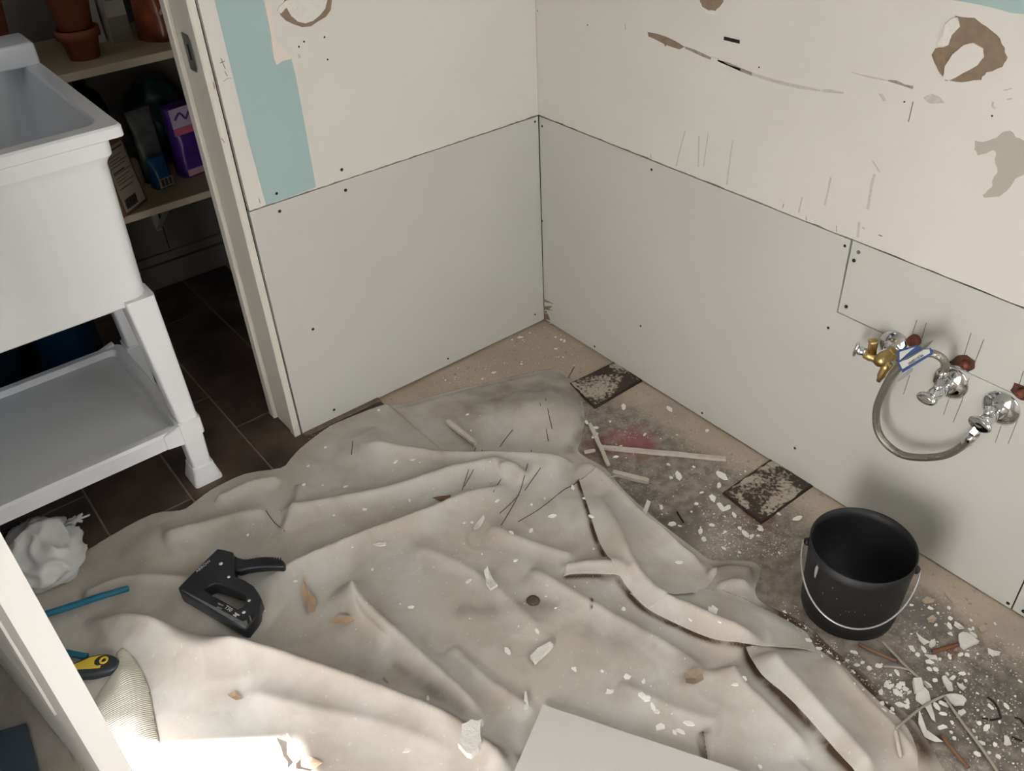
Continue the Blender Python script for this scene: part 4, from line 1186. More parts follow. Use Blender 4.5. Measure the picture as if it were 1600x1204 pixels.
dx_ = (pa - pb).normalized(); nx_ = Vector((-1, 0, 0)); up_ = nx_.cross(dx_).normalized()
MT = Matrix(((dx_.x, up_.x, nx_.x, 0), (dx_.y, up_.y, nx_.y, 0), (dx_.z, up_.z, nx_.z, 0), (0, 0, 0, 1)))
MT = Matrix.Translation((pa + pb) / 2) @ MT
link('print', text_mesh('MLB1120MM', 0.0068, 0.0001, MT), INK, q1)
# copper stubs through the notches in the boards
def stub(u, v, r, lab, notch):
    p = at(u, v, 0, 0)
    t = thing('copper_stub', lab, 'pipe', (0, p.y, p.z))
    link('pipe_end', lathe([(r, -.012), (r, .009), (r * .9, .0115), (r * .5, .0135), (.001, .014)], 24, (0, 0, 0), OUTW, cap1=False), COPPER, t, True)
    if notch:
        link('notch', prism([rough(notch, 3, .0008, 5)], .0008, 0, M_RIGHT), mat('notch_brown', srgb(92, 58, 46), 0.9, var=.3, vscale=80), t)
stub(1430, 531, .0115, 'brown copper pipe end above the brass valve', None)
stub(1511, 568, .008, 'brown copper pipe end beside the middle valve', [(.020, .006), (.006, .016), (-.012, .012), (-.014, -.004), (-.006, -.014), (.012, -.012), (.026, -.016), (.030, -.010)])
stub(1597, 612, .008, 'brown copper pipe end beside the right valve', [(.016, .010), (-.014, .012), (-.014, -.012), (.002, -.016), (.018, -.006)])

# ------------------------------------------------------------------ staple gun
GUNM = mat('black_gun_paint', srgb(38, 40, 44), 0.38, 0.2, var=0.2, vscale=40)
ZG = 0.031
zg = ZG + .032
def cg(L, z=zg):
    return [tuple(at(250 + x * .1375, 840 + y * .1375, 2, z).xy) for x, y in L]
def rnd_poly(poly, per=3):
    P = [Vector((p[0], p[1], 0)) for p in poly]
    return [(p.x, p.y) for p in smooth_path(P + [P[0]], per)[:-1]]
gun = thing('staple_gun', 'black hand staple gun lying on the drop cloth', 'staple gun', (0, 0, 0))
gbody = cg([(205, 555), (330, 425), (650, 112), (740, 128), (830, 155), (842, 250), (850, 430), (960, 470), (1060, 535), (1120, 620), (1150, 680), (1148, 705), (1125, 740), (1120, 830), (1080, 900), (985, 1018), (940, 1018), (560, 800), (235, 610), (210, 580)])
ghole = cg([(505, 572), (560, 530), (620, 506), (680, 520), (820, 570), (955, 618), (975, 640), (970, 735), (930, 778), (880, 803), (820, 768), (700, 700), (560, 628)])
link('gun_body', prism([gbody, ghole], .030, .0022, Matrix.Translation((0, 0, ZG))), GUNM, gun)
ghand = cg([(832, 165), (880, 195), (940, 210), (1010, 208), (1100, 190), (1180, 183), (1260, 188), (1330, 200), (1390, 225), (1412, 255), (1408, 285), (1385, 302), (1320, 298), (1200, 300), (1080, 308), (990, 322), (900, 350), (835, 340)])
gh = link('lever_handle', prism([ghand], .018, .004, Matrix.Translation((0, 0, ZG + .008))), GUNM, gun)
for k in range(13):
    x = 1010 + k * 29
    y = 215 - 22 * sin(min(max((x - 1000) / 400, 0), 1) * pi * .9)
    rib = cg([(x, y + 4), (x + 12, y + 2), (x + 14, y + 30), (x + 2, y + 34)])
    link('grip_rib', prism([rib], .0016, 0, Matrix.Translation((0, 0, ZG + .0256))), GUNM, gh)
link('staple_rail', prism([cg([(240, 590), (262, 590), (960, 955), (990, 985), (975, 1015), (955, 1012)])], .0022, .0004, Matrix.Translation((0, 0, ZG + .0292))), mat('worn_steel', srgb(150, 148, 148), 0.4, 0.8, var=.25, vscale=90), gun)
link('end_clip', prism([cg([(905, 960), (985, 935), (1000, 985), (970, 1012)])], .0014, 0, Matrix.Translation((0, 0, ZG + .0312))), STEEL, gun)
link('rail_knob', prism([cg([(1010, 880), (1022, 878), (1040, 935), (1026, 945)])], .002, 0, Matrix.Translation((0, 0, ZG + .0296))), STEEL, gun)
link('rail_slot', prism([cg([(1040, 850), (1075, 845), (1070, 880), (1040, 912), (1030, 890)])], .0012, 0, Matrix.Translation((0, 0, ZG + .0296))), SCREW, gun)
for (x, y, r) in ((690, 285, .0040), (778, 437, .0030), (1010, 705, .0030), (950, 838, .0034)):
    p = cg([(x, y)])[0]
    link('rivet', lathe([(r, 0), (r, .001), (r * .7, .0019), (.0003, .0022)], 14, (p[0], p[1], ZG + .0296)), mat('bright_rivet', srgb(205, 205, 203), .45, .3), gun, True)
def gun_text(txt, a, b, size):
    pa = Vector((*cg([a])[0], 0)); pb = Vector((*cg([b])[0], 0))
    d = (pb - pa).normalized()
    M = Matrix.Translation(((pa.x + pb.x) / 2, (pa.y + pb.y) / 2, ZG + .0301)) @ Matrix.Rotation(math.atan2(d.y, d.x), 4, 'Z')
    link('lettering', text_mesh(txt, size, .0002, M), WHT, gun)
gun_text('ARROW', (405, 382), (572, 246), .0098)
gun_text('T50', (730, 768), (820, 825), .0115)
gun_text('HEAVY', (655, 735), (715, 765), .0045)
gun_text('DUTY', (640, 775), (705, 805), .0045)
link('lettering', prism([cg([(850, 835), (905, 868), (895, 880), (872, 870), (862, 893), (825, 872), (832, 860), (848, 865)])], .0004, 0, Matrix.Translation((0, 0, ZG + .0299))), WHT, gun)

# ------------------------------------------------------------------ small tools by the door
def onc(u, v, dz=0.0):
    """point on the cloth or floor seen at a photo position"""
    z = 0.0
    for _ in range(4):
        p = at(u, v, 2, z); z = hz(p.x, p.y)
    p = at(u, v, 2, z)
    return Vector((p.x, p.y, z + dz))
TEAL = mat('teal_grip', srgb(28, 112, 136), 0.45, var=.12, vscale=30)
pb_ = thing('pliers', 'teal handled tool lying behind the open door edge', 'pliers', (0, 0, 0))
P = [onc(205, 926, .015), onc(190, 931, .016), onc(160, 940, .016), onc(120, 953, .016), onc(80, 966, .016), onc(50, 974, .016)]
link('grip', tube(smooth_path(P, 5), [.0045] + [.0062] * 8 + [.0068] * 17, 14), TEAL, pb_, True)
P2 = [onc(52, 1000, .009), onc(85, 1018, .010), onc(115, 1026, .010), onc(138, 1029, .008)]
link('grip', tube(smooth_path(P2, 5), .0062, 14), TEAL, pb_, True)
P3 = [P[-1], onc(25, 990, .012), P2[0]]
link('jaw', tube(smooth_path(P3, 5), .007, 12), STEEL, pb_, True)
kn = thing('utility_knife', 'yellow and black utility knife handle beside the open door', 'knife', (0, 0, 0))
zk = max(onc(150, 1035).z, onc(120, 1040).z) + .002
def ck(L, z):
    return [tuple(at(x * .2026, 960 + y * .2026, 2, z).xy) for x, y in L]
kb = ck([(430, 440), (560, 370), (680, 320), (780, 300), (850, 302), (900, 325), (918, 355), (905, 395), (860, 425), (790, 440), (700, 462), (600, 470), (470, 490)], zk + .018)
link('knife_body', prism([rnd_poly(kb)], .018, .004, Matrix.Translation((0, 0, zk))), mat('knife_black', srgb(46, 52, 58), 0.45), kn)
ky = ck([(440, 425), (600, 370), (700, 325), (800, 308), (760, 322), (728, 350), (725, 378), (745, 392), (778, 388), (770, 408), (700, 415), (600, 420), (470, 450)], zk + .0185)
YEL = mat('knife_yellow', srgb(222, 190, 62), 0.45)
link('knife_inlay', prism([ky], .0012, .0004, Matrix.Translation((0, 0, zk + .0175))), YEL, kn)
pc = ck([(800, 350)], zk + .018)[0]
link('hang_ring', lathe([(.0085, 0), (.0085, .001), (.0068, .0018), (.0045, .001), (.0042, 0)], 20, (pc[0], pc[1], zk + .0178), cap0=False, cap1=False), YEL, kn, True)
# knitted glove
KNIT = bpy.data.materials.new('cream_knit'); KNIT.use_nodes = True
nt = KNIT.node_tree; b = nt.nodes['Principled BSDF']; b.inputs['Base Color'].default_value = srgb(206, 201, 186); b.inputs['Roughness'].default_value = .95
tc = nt.nodes.new('ShaderNodeTexCoord'); wv = nt.nodes.new('ShaderNodeTexWave'); wv.inputs['Scale'].default_value = 75; wv.inputs['Distortion'].default_value = 1.2; wv.bands_direction = 'Y'
nt.links.new(tc.outputs['Object'], wv.inputs['Vector'])
bp = nt.nodes.new('ShaderNodeBump'); bp.inputs['Strength'].default_value = .7; bp.inputs['Distance'].default_value = .002
nt.links.new(wv.outputs['Fac'], bp.inputs['Height']); nt.links.new(bp.outputs['Normal'], b.inputs['Normal'])
GP = [(183, 1022), (194, 1016), (207, 1026), (222, 1048), (232, 1075), (238, 1110), (246, 1150), (256, 1204), (266, 1260), (220, 1290), (160, 1250), (110, 1180), (100, 1130), (135, 1105), (155, 1075), (172, 1048)]
gpoly = np.array([tuple(at(u, v, 2, .02).xy) for u, v in GP]); 
sp_ = smooth_path([Vector((p[0], p[1], 0)) for p in gpoly] + [Vector((gpoly[0][0], gpoly[0][1], 0))], 3)[:-1]
gpoly = np.array([[p.x, p.y] for p in sp_])
def glove_h(P):
    d, _, _, _ = poly_dist(P, gpoly, True)
    d = np.where(inside(P, gpoly), d, 0)
    nz = np.array([mnoise.noise(Vector((p[0] * 22, p[1] * 22, 2))) for p in P])
    return cloth_height(P) + .002 + (.016 + nz * .006) * np.sqrt(smooth01(d / .035))
GPp, GZ, GQ = clipped_grid(gpoly, .0045, glove_h)
gl = tag(link('knit_glove', np_mesh('glove', np.c_[GPp, GZ], GQ), KNIT, None, True), 'cream ribbed knit glove lying beside the open door', 'glove')
md = gl.modifiers.new('thickness', 'SOLIDIFY'); md.thickness = .002; md.offset = -1
# white plastic bag
bagp = at(78, 885)
bag = thing('plastic_bag', 'crumpled white plastic bag between the sink foot and door', 'bag', (bagp.x, bagp.y, TILE_Z))
BAGM = mat('white_bag_film', srgb(214, 214, 212), 0.4, trans=0.0, var=.06, vscale=30)
bm = bmesh.new(); bmesh.ops.create_icosphere(bm, subdivisions=5, radius=1)
for v in bm.verts:
    c_ = v.co.copy()
    n_ = mnoise.fractal(c_ * 1.3 + Vector((5, 1, 2)), 1.2, 2.0, 2)
    r_ = 1 - abs(mnoise.noise(c_ * 1.9 + Vector((1, 7, 3)))) 
    k_ = 1 + .16 * n_ + .18 * (r_ ** 4 - .3)
    v.co = Vector((c_.x * .075, c_.y * .095, max(c_.z, -.75) * .050 + .0375)) 
    v.co += c_ * .05 * (k_ - 1) * 1.6
    v.co.z = max(v.co.z, .0005)
link('bag_body', bm_mesh(bm), BAGM, bag, True)
e0 = Vector((.035, .045, .045)); ne = at(120, 812, 2, .07) - Vector((bagp.x, bagp.y, TILE_Z))
bm = bmesh.new(); n = 20; rings = []
for k in range(9):
    f = k / 8; c_ = e0.lerp(ne, f); r_ = [.042, .033, .024, .017, .012, .011, .015, .022, .026][k]
    rings.append([bm.verts.new(c_ + Vector((cos(2 * pi * i / n) * .7, -sin(2 * pi * i / n) * .5, sin(2 * pi * i / n) * .8)) * r_ * (1 + .35 * sin(i * 2.3 + k) * (1 if k < 6 else 1.6))) for i in range(n)])
for a, b_ in zip(rings, rings[1:]):
    for i in range(n):
        bm.faces.new([a[i], a[(i + 1) % n], b_[(i + 1) % n], b_[i]])
link('gathered_neck', bm_mesh(bm), BAGM, bag, True)
# slate blue board left of the door
sb = [tuple(at(u, v, 2, .02).xy) for u, v in ((-30, 1152), (42, 1132), (62, 1210), (70, 1290), (30, 1300))]
tag(link('slate_board', prism([sb], .010, .001, Matrix.Translation((0, 0, .016))), mat('slate_blue', srgb(76, 92, 104), 0.6, var=.08, vscale=10)), 'slate blue flat board on the floor left of the open door', 'board')

# ------------------------------------------------------------------ drywall offcut in the foreground
A = Vector(SH_A); U = Vector(SH_U); Vv = Vector(SH_V)
shp = [A, A + U * .62, A + U * .62 + Vv * .45, A + Vv * .45]
off = thing('drywall_offcut', 'grey drywall offcut lying on the cloth at the bottom edge', 'drywall', (0, 0, 0))
link('gypsum_core', prism([[tuple(A.lerp(p, .999)) for p in shp]], .0105, 0, Matrix.Translation((0, 0, .0205))), PLAST, off)
link('grey_face', prism([[tuple(p) for p in shp]], .0012, .0003, Matrix.Translation((0, 0, .031))), GYPS, off)

# ------------------------------------------------------------------ sticks, splinters, threads
WOODW = mat('pale_stick', srgb(206, 198, 184), 0.8, var=.15, vscale=60)
WOODB = mat('brown_splinter', srgb(128, 98, 72), 0.85, var=.25, vscale=60)
FIB = mat('grey_fibre', srgb(170, 162, 148), 0.8, var=.15, vscale=60)
def stick(name, lab, cat, a, b, w_, h, m, dz=0.0, group=None):
    p = onc(*a, dz); q = onc(*b, dz)
    d = (q - p); L = d.length
    t = tag(bpy.data.objects.new(name, None), lab, cat, group) if False else None
    bm = bmesh.new(); n = 10
    r = random.Random(int(a[0]))
    rings = []
    for k in range(n + 1):
        f = k / n; x = f * L; jy = r.uniform(-1, 1) * w_ * .06
        ww = w_ * (1 if 0 < k < n else .8) / 2
        rings.append([bm.verts.new((x + r.uniform(-1, 1) * w_ * .1 * (k in (0, n)), s1 * ww + jy, hh)) for s1, hh in ((-1, 0), (1, 0), (1, h * r.uniform(.9, 1)), (-1, h * r.uniform(.9, 1)))])
    for u_, v_ in zip(rings, rings[1:]):
        for i in range(4):
            bm.faces.new([u_[i], u_[(i + 1) % 4], v_[(i + 1) % 4], v_[i]])
    bm.faces.new(rings[0][::-1]); bm.faces.new(rings[-1])
    o = tag(link(name, bm_mesh(bm), m), lab, cat, group)
    o.location = p
    o.rotation_euler = d.to_track_quat('X', 'Z').to_euler()
    return o
stick('wood_stick', 'short pale wooden stick lying on the upper cloth hump', 'stick', (700, 664), (744, 699), .011, .010, WOODW, .007)
stick('wood_stick', 'longest pale wooden stick, crossing the red floor stain', 'stick', (940, 701), (1134, 719), .0105, .008, WOODW, .001)
stick('wood_stick', 'splintered pale stick crossing over the longest stick', 'stick', (922, 668), (951, 733), .009, .006, WOODW, .009)
stick('wood_stick', 'short thick pale stick beside the cloth edge', 'stick', (958, 741), (1014, 755), .0125, .010, WOODW, .001)
stick('wood_stick', 'small white stick end beside the cloth hump', 'stick', (913, 708), (930, 705), .007, .006, WOODW, .001)
stick('wood_splinter', 'white splinter on the cloth edge beside the sticks', 'splinter', (938, 752), (966, 744), .004, .003, WOODW, .002)
def fibre(name, lab, pts_, r, m, dz=.001, cat='splinter'):
    P_ = [onc(u, v, r + dz) for u, v in pts_]
    if len(P_) == 2: P_.insert(1, (P_[0] + P_[1]) / 2 + Vector((0, 0, .001)))
    return tag(link(name, tube(P_, r, 6, 5), m, None, True), lab, cat)
fibre('wood_strip', 'long thin grey strip below the bucket along the cloth edge', [(1378, 1005), (1411, 1040), (1450, 1077)], .0026, FIB, .004)
fibre('wood_strip', 'thin grey strip joining the cloth edge debris', [(1380, 1044), (1400, 1045), (1420, 1049)], .0020, FIB, .004)
fibre('wood_strip', 'thin pale strip bridging cloth edge and grey floor', [(1398, 1142), (1440, 1108), (1474, 1090)], .0024, FIB, .006)
fibre('wood_strip', 'long pale strip running to the bottom right edge', [(1474, 1090), (1503, 1132), (1533, 1172), (1560, 1212)], .0026, FIB, .003)
fibre('wood_strip', 'short white strip hanging on the cloth edge', [(1398, 1144), (1402, 1165), (1406, 1186)], .0030, WOODW, .003)
fibre('wood_splinter', 'dark brown splinter on the cloth edge near the bottom', [(1470, 1151), (1490, 1176), (1512, 1202)], .0036, WOODB, .002)
fibre('wood_splinter', 'brown splinter below the bucket', [(1340, 1008), (1375, 1025), (1400, 1035)], .0032, WOODB, .003)
fibre('wood_splinter', 'reddish brown splinter beside the large plaster flake', [(1456, 1020), (1478, 1014), (1496, 1009)], .0042, mat('red_brown_wood', srgb(120, 78, 52), .85, var=.2, vscale=50), .001)
fibre('wood_splinter', 'thin brown splinters by the first tile remnant', [(888, 594), (893, 584), (897, 577)], .0015, WOODB, .006)
fibre('nail_loose', 'dark nail lying on the dirty floor beside the cloth', [(1058, 801), (1062, 808), (1068, 817)], .0018, SCREW, .001, 'nail')
THR = mat('dark_thread', srgb(66, 60, 54), 0.8)
def c2(L):
    return [(400 + x * .35, 560 + y * .35) for x, y in L]
TL = [([(980, 400), (950, 495), (920, 590)], 'dark thread left of the cloth peak, leftmost strand'), ([(1010, 410), (975, 490), (930, 572)], 'dark thread left of the cloth peak, second strand'), ([(1230, 410), (1205, 500), (1180, 590), (1140, 670), (1095, 745)], 'long dark thread crossing the cloth peak'), ([(1175, 610), (1130, 655), (1088, 692)], 'short dark thread below the cloth peak'), ([(1270, 490), (1235, 540), (1200, 590)], 'dark thread right of the cloth peak'), ([(1112, 508), (1085, 555), (1060, 597)], 'thick dark thread on the left slope of the cloth peak'), ([(1170, 730), (1270, 670), (1370, 590), (1430, 555), (1490, 470)], 'long curved thread towards the folded cloth band'), ([(1292, 180), (1305, 240), (1322, 315)], 'dark thread on the upper cloth hump, right strand'), ([(1268, 200), (1290, 290), (1305, 370)], 'dark thread on the upper cloth hump, left strand'), ([(1145, 320), (1115, 358), (1088, 397)], 'dark thread beside the stick on the upper hump'), ([(432, 370), (427, 430)], 'short vertical thread on the cloth by the jamb'), ([(45, 680), (80, 730), (130, 772)], 'thread on the cloth above the staple gun handle')]
for L, lab in TL:
    fibre('thread', lab, c2(L), .0008, THR, .0006, 'thread')

# ------------------------------------------------------------------ paper scraps and plaster pieces one can single out
TAN = mat('tan_paper', srgb(188, 160, 132), 0.85, var=.15, vscale=50)
def scrap(name, lab, cat, px, th, m, curl=0.0, dz=.001, seed=1, jit=.0006):
    P_ = [onc(u, v, dz) for u, v in px]
    c_ = sum(P_, Vector()) / len(P_)
    bm = bmesh.new()
    r = random.Random(seed)
    poly = [Vector((p.x - c_.x, p.y - c_.y)) for p in P_]
    poly = [Vector(p) for p in rough([tuple(p) for p in poly], 2, jit, seed)]
    rad = max(p.length for p in poly)
    ang_ = r.uniform(0, pi)
    def zc_(p): return curl * ((p.x * cos(ang_) + p.y * sin(ang_)) / rad) ** 2
    mid = sum(poly, Vector((0, 0))) / len(poly)
    top = [bm.verts.new((p.x, p.y, zc_(p) + th)) for p in poly]; bot = [bm.verts.new((p.x, p.y, zc_(p))) for p in poly]
    ct = bm.verts.new((mid.x, mid.y, th)); cb = bm.verts.new((mid.x, mid.y, 0))
    n = len(poly)
    for i in range(n):
        j = (i + 1) % n
        bm.faces.new([top[i], top[j], ct]); bm.faces.new([bot[j], bot[i], cb]); bm.faces.new([bot[i], bot[j], top[j], top[i]])
    o = tag(link(name, bm_mesh(bm), m), lab, cat)
    o.location = (c_.x, c_.y, max(p.z for p in P_) - .3 * (max(p.z for p in P_) - min(p.z for p in P_)))
    return o
scrap('paper_scrap', 'curled tan paper scrap right of the staple gun', 'paper', [(475, 907), (482, 925), (496, 940), (493, 960), (484, 964), (476, 945), (472, 925)], .0008, TAN, .012, .002, 3)
scrap('paper_scrap', 'flat tan paper scrap beside the curled one', 'paper', [(518, 978), (530, 968), (550, 962), (556, 966), (545, 978), (525, 983)], .0008, TAN, .006, .002, 4)
scrap('paper_scrap', 'upright tan paper scrap near the bottom edge', 'paper', [(450, 1150), (462, 1165), (470, 1190), (462, 1198), (450, 1180)], .0008, TAN, .014, .002, 5)
scrap('paper_scrap', 'tan paper scrap at the bottom edge right of the upright one', 'paper', [(470, 1180), (490, 1184), (505, 1196), (490, 1204), (472, 1200)], .0008, TAN, .008, .002, 6)
scrap('paper_scrap', 'small tan scrap in the sunlit lower left of the cloth', 'paper', [(355, 1086), (368, 1080), (380, 1092), (370, 1097)], .0008, TAN, .004, .002, 7)
scrap('paper_scrap', 'square tan paper scrap on the lower right of the cloth', 'paper', [(1070, 1055), (1093, 1046), (1099, 1064), (1083, 1076), (1072, 1072)], .0015, mat('dull_tan', srgb(150, 132, 112), .9, var=.1, vscale=50), .010, .003, 8)
scrap('paper_scrap', 'bent brown paper curl in the middle of the cloth', 'paper', [(676, 781), (690, 776), (705, 774), (703, 780), (690, 785)], .0008, WOODB, .008, .002, 9)
scrap('plaster_lump', 'white broken plaster lump beside the grey offcut', 'plaster', [(722, 1136), (738, 1138), (754, 1146), (751, 1165), (749, 1178), (738, 1196), (726, 1190), (718, 1175), (724, 1158)], .016, PLAST, .004, .002, 10, .0015)
scrap('plaster_piece', 'white and grey plaster piece in the middle of the lower cloth', 'plaster', [(829, 1030), (840, 1018), (860, 1008), (865, 1012), (850, 1028), (836, 1040)], .009, PLAST, .004, .003, 11)
scrap('plaster_piece', 'white plaster piece with brown back in the cloth centre', 'plaster', [(757, 898), (763, 893), (770, 908), (778, 918), (768, 928), (760, 915)], .006, PLAST, .008, .002, 12)
scrap('plaster_piece', 'narrow upright white sliver above the grey offcut', 'plaster', [(820, 1085), (823, 1083), (826, 1105), (822, 1112), (819, 1108)], .004, PLAST, .0, .001, 13)
scrap('plaster_piece', 'white flake on the cloth beside the dark threads', 'plaster', [(740, 828), (747, 815), (756, 806), (758, 812), (750, 826), (742, 832)], .002, PLAST, .004, .001, 14)
scrap('plaster_piece', 'long white flake on the cloth right of the staple gun handle', 'plaster', [(582, 851), (592, 848), (604, 850), (603, 855), (588, 855)], .002, PLAST, .002, .001, 15)
scrap('plaster_piece', 'white flake on the narrow folded cloth band', 'plaster', [(1104, 960), (1112, 954), (1121, 958), (1117, 965), (1109, 964)], .003, PLAST, .003, .001, 16)
scrap('plaster_piece', 'curled white flake on the cloth edge above the dirty floor', 'plaster', [(1002, 803), (1010, 796), (1016, 798), (1010, 808), (1005, 814)], .002, PLAST, .006, .002, 17)
t = thing('bottle_cap', 'small dark metal bottle cap on the cloth', 'cap', tuple(onc(833, 939, .001)))
link('cap_top', lathe([(.0115, 0), (.0125, .001), (.0118, .004), (.0095, .0056), (.001, .0058)], 21), mat('dull_cap', srgb(104, 92, 80), .5, .5, var=.4, vscale=120), t, True)
link('crimped_rim', lathe([(.0125, 0), (.0138, .0004), (.0128, .0022)], 21, cap0=False, cap1=False), mat('dull_cap_rim', srgb(84, 76, 68), .5, .5), t)
# large plaster flakes right of the bucket
def cz(L):
    return [(1380 + x * .2358, 920 + y * .2358) for x, y in L]
BIG = [([(490, 320), (520, 300), (560, 310), (625, 365), (590, 385), (530, 405), (498, 370)], .007, 'largest white plaster flake on the floor right of the bucket'),
       ([(405, 712), (470, 706), (520, 722), (545, 752), (530, 772), (470, 782), (430, 750)], .006, 'large rounded white flake beside the pale strips at lower right'),
       ([(385, 590), (410, 592), (450, 640), (455, 680), (430, 684), (400, 640)], .005, 'elongated white flake above the rounded flake'),
       ([(685, 410), (760, 430), (765, 450), (720, 448), (690, 430)], .005, 'oblong white flake alone on the grey floor at right'),
       ([(400, 30), (440, 40), (520, 92), (460, 98)], .003, 'long beige flake right of the bucket by the wall'),
       ([(255, 85), (290, 60), (338, 82), (330, 98), (270, 100)], .003, 'beige flake nearest the bucket rim on the right'),
       ([(290, 205), (325, 185), (355, 200), (330, 230), (298, 225)], .003, 'round tan flake between bucket and wall'),
       ([(212, 298), (250, 330), (300, 362), (270, 372), (240, 350)], .004, 'slanting white flake right of the bucket base'),
       ([(310, 350), (335, 342), (342, 380), (318, 398), (300, 380)], .005, 'upright white flake beside the slanting flake'),
       ([(470, 225), (500, 240), (535, 268), (500, 272), (468, 245)], .004, 'white flake just above the largest flake'),
       ([(485, 635), (520, 640), (545, 665), (530, 680), (495, 655)], .004, 'curled white flake beside the dark floor mark'),
       ([(630, 262), (665, 250), (685, 280), (665, 295), (640, 290)], .003, 'beige flake towards the wall at right'),
       ([(488, 815), (525, 806), (540, 828), (510, 850), (488, 838)], .004, 'small rounded white flake below the large rounded one'),
       ([(275, 440), (345, 452), (358, 472), (310, 470)], .004, 'flat white flake in the middle of the debris'),
       ([(795, 985), (825, 990), (845, 1040), (815, 1052), (800, 1030)], .004, 'white flake near the right edge at the bottom')]
for i, (L, th, lab) in enumerate(BIG):
    scrap('plaster_flake', lab, 'plaster', cz(L), th, PLAST if 'beige' not in lab and 'tan' not in lab else mat('beige_flake', srgb(186, 170, 148), .9, var=.1, vscale=60), .003, .0015, 30 + i, .0009)
scrap('plaster_block', 'white plaster block on the cloth edge below the bucket', 'plaster', cz([(190, 618), (240, 615), (258, 680), (205, 700)]), .012, PLAST, 0, .002, 60, .0006)
scrap('paper_scrap', 'long torn pale paper strip on the cloth edge at lower right', 'paper', cz([(228, 820), (250, 860), (262, 930), (310, 990), (385, 1035), (340, 1030), (270, 985), (225, 900)]), .0012, PLAST, .008, .003, 61)
scrap('paper_scrap', 'wide pale paper scrap under the plaster block', 'paper', cz([(255, 650), (300, 690), (320, 780), (345, 890), (318, 870), (280, 790), (210, 740), (215, 700)]), .0012, PLAST, .006, .002, 62)
# dark scrawl on the floor at the right edge
for i, L in enumerate(([(690, 715), (735, 750), (760, 790), (780, 855), (720, 868), (655, 852)], [(870, 850), (905, 860), (940, 900)], [(850, 980), (900, 1000), (950, 1015)])):
    pl_ = [tuple(at(u, v).xy) for u, v in cz(L)]
    link('marker_line', prism([ribbon(pl_, .0045)], .0004, 0), SCREW, floor)

# ------------------------------------------------------------------ scattered small chips
def chip_mesh(seed):
    r = random.Random(seed); n = r.randint(5, 7); el = r.uniform(1.0, 2.3)
    a0_ = [2 * pi * (k + r.uniform(-.25, .25)) / n for k in range(n)]
    bm = bmesh.new(); th = r.uniform(.22, .45)
    bot, topv = [], []
    for a in a0_:
        q = r.uniform(.7, 1.05)
        x, y = cos(a) * q * el * .5, sin(a) * q * .5
        bot.append(bm.verts.new((x, y, 0))); topv.append(bm.verts.new((x * .92 + r.uniform(-.03, .03), y * .92, th * r.uniform(.75, 1.1))))
    bm.faces.new(bot[::-1]); bm.faces.new(topv)
    for i in range(n):
        j = (i + 1) % n; bm.faces.new([bot[i], bot[j], topv[j], topv[i]])
    me = bm_mesh(bm, 'chip'); me.materials.append(mat('chip_white', srgb(240, 238, 231), 0.85, var=.05, vscale=90)); return me
CHIPS = [chip_mesh(k) for k in range(14)]
rc = random.Random(21)
def put_chip(u, v, size, lab, group, nm='plaster_chip'):
    p = onc(u, v)
    if math.hypot(p.x - bx_, p.y - by_) < .105: return
    o = bpy.data.objects.new(nm, rc.choice(CHIPS)); COL.objects.link(o)
    s_ = size
    o.scale = (s_, s_, min(s_, .008) * rc.uniform(.6, 1))
    o.location = (p.x, p.y, p.z + .0002)
    o.rotation_euler = (rc.uniform(-.12, .12), rc.uniform(-.12, .12), rc.uniform(0, 2 * pi))
    tag(o, lab, 'plaster chip', group)
def in_px(poly, u, v):
    return inside(np.array([[u, v]], float), np.array(poly, float))[0]
def scatter(poly, n, smin, smax, lab, group):
    us = [p[0] for p in poly]; vs = [p[1] for p in poly]; k = 0
    while k < n:
        u, v = rc.uniform(min(us), max(us)), rc.uniform(min(vs), max(vs))
        if not in_px(poly, u, v): continue
        put_chip(u, v, smin + (smax - smin) * rc.random() ** 2.5, lab, group); k += 1
GA = ('small white plaster chip on the canvas drop cloth', 'plaster chips on the drop cloth')
GB = ('small white plaster chip on the bare floor between cloth and right wall', 'plaster chips between cloth and right wall')
GC = ('small white plaster chip on the grey floor right of the bucket', 'plaster chips right of the bucket')
GD = ('small white plaster chip on the beige floor in the wall corner', 'plaster chips in the wall corner')
GE = ('small plaster chip in the brown debris along the cloth edge', 'plaster chips along the cloth edge')
for x, y, s_ in [(310, 397, .009), (235, 480, .008), (212, 565, .010), (300, 567, .006), (400, 572, .007), (485, 675, .011), (348, 702, .009), (105, 687, .007), (685, 634, .006), (725, 705, .009), (625, 460, .009), (700, 452, .009), (535, 760, .010), (945, 250, .010), (1077, 635, .008), (1050, 552, .006), (1230, 652, .007), (1290, 625, .007), (1325, 703, .012), (1228, 768, .011), (930, 733, .007), (965, 732, .008), (1140, 778, .008), (1415, 578, .010), (1508, 850, .006), (520, 942, .008), (430, 842, .006), (950, 993, .010), (965, 578, .005), (1470, 625, .008), (1495, 705, .010)]:
    put_chip(400 + x * .35, 560 + y * .35, s_, *GA)
for x, y, s_ in [(400, 320, .012), (130, 650, .008), (320, 770, .010), (420, 690, .016), (500, 790, .014), (530, 810, .014), (560, 850, .012), (580, 880, .012), (510, 715, .010), (600, 965, .016), (680, 995, .010), (715, 993, .012), (760, 945, .012), (1060, 700, .010), (1012, 732, .009), (925, 385, .010), (765, 378, .008), (885, 345, .018), (705, 65, .010), (1145, 1182, .008)]:
    put_chip(860 + x * .2857, 860 + y * .2857, s_, *GA)
for x, y, s_ in [(690, 253, .009), (1125, 450, .012), (1255, 360, .008), (1420, 528, .008), (768, 660, .007), (1005, 765, .012), (675, 890, .014), (1545, 540, .008), (1580, 630, .010), (1480, 870, .007)]:
    put_chip(400 + x * .35, 860 + y * .35, s_, *GA)
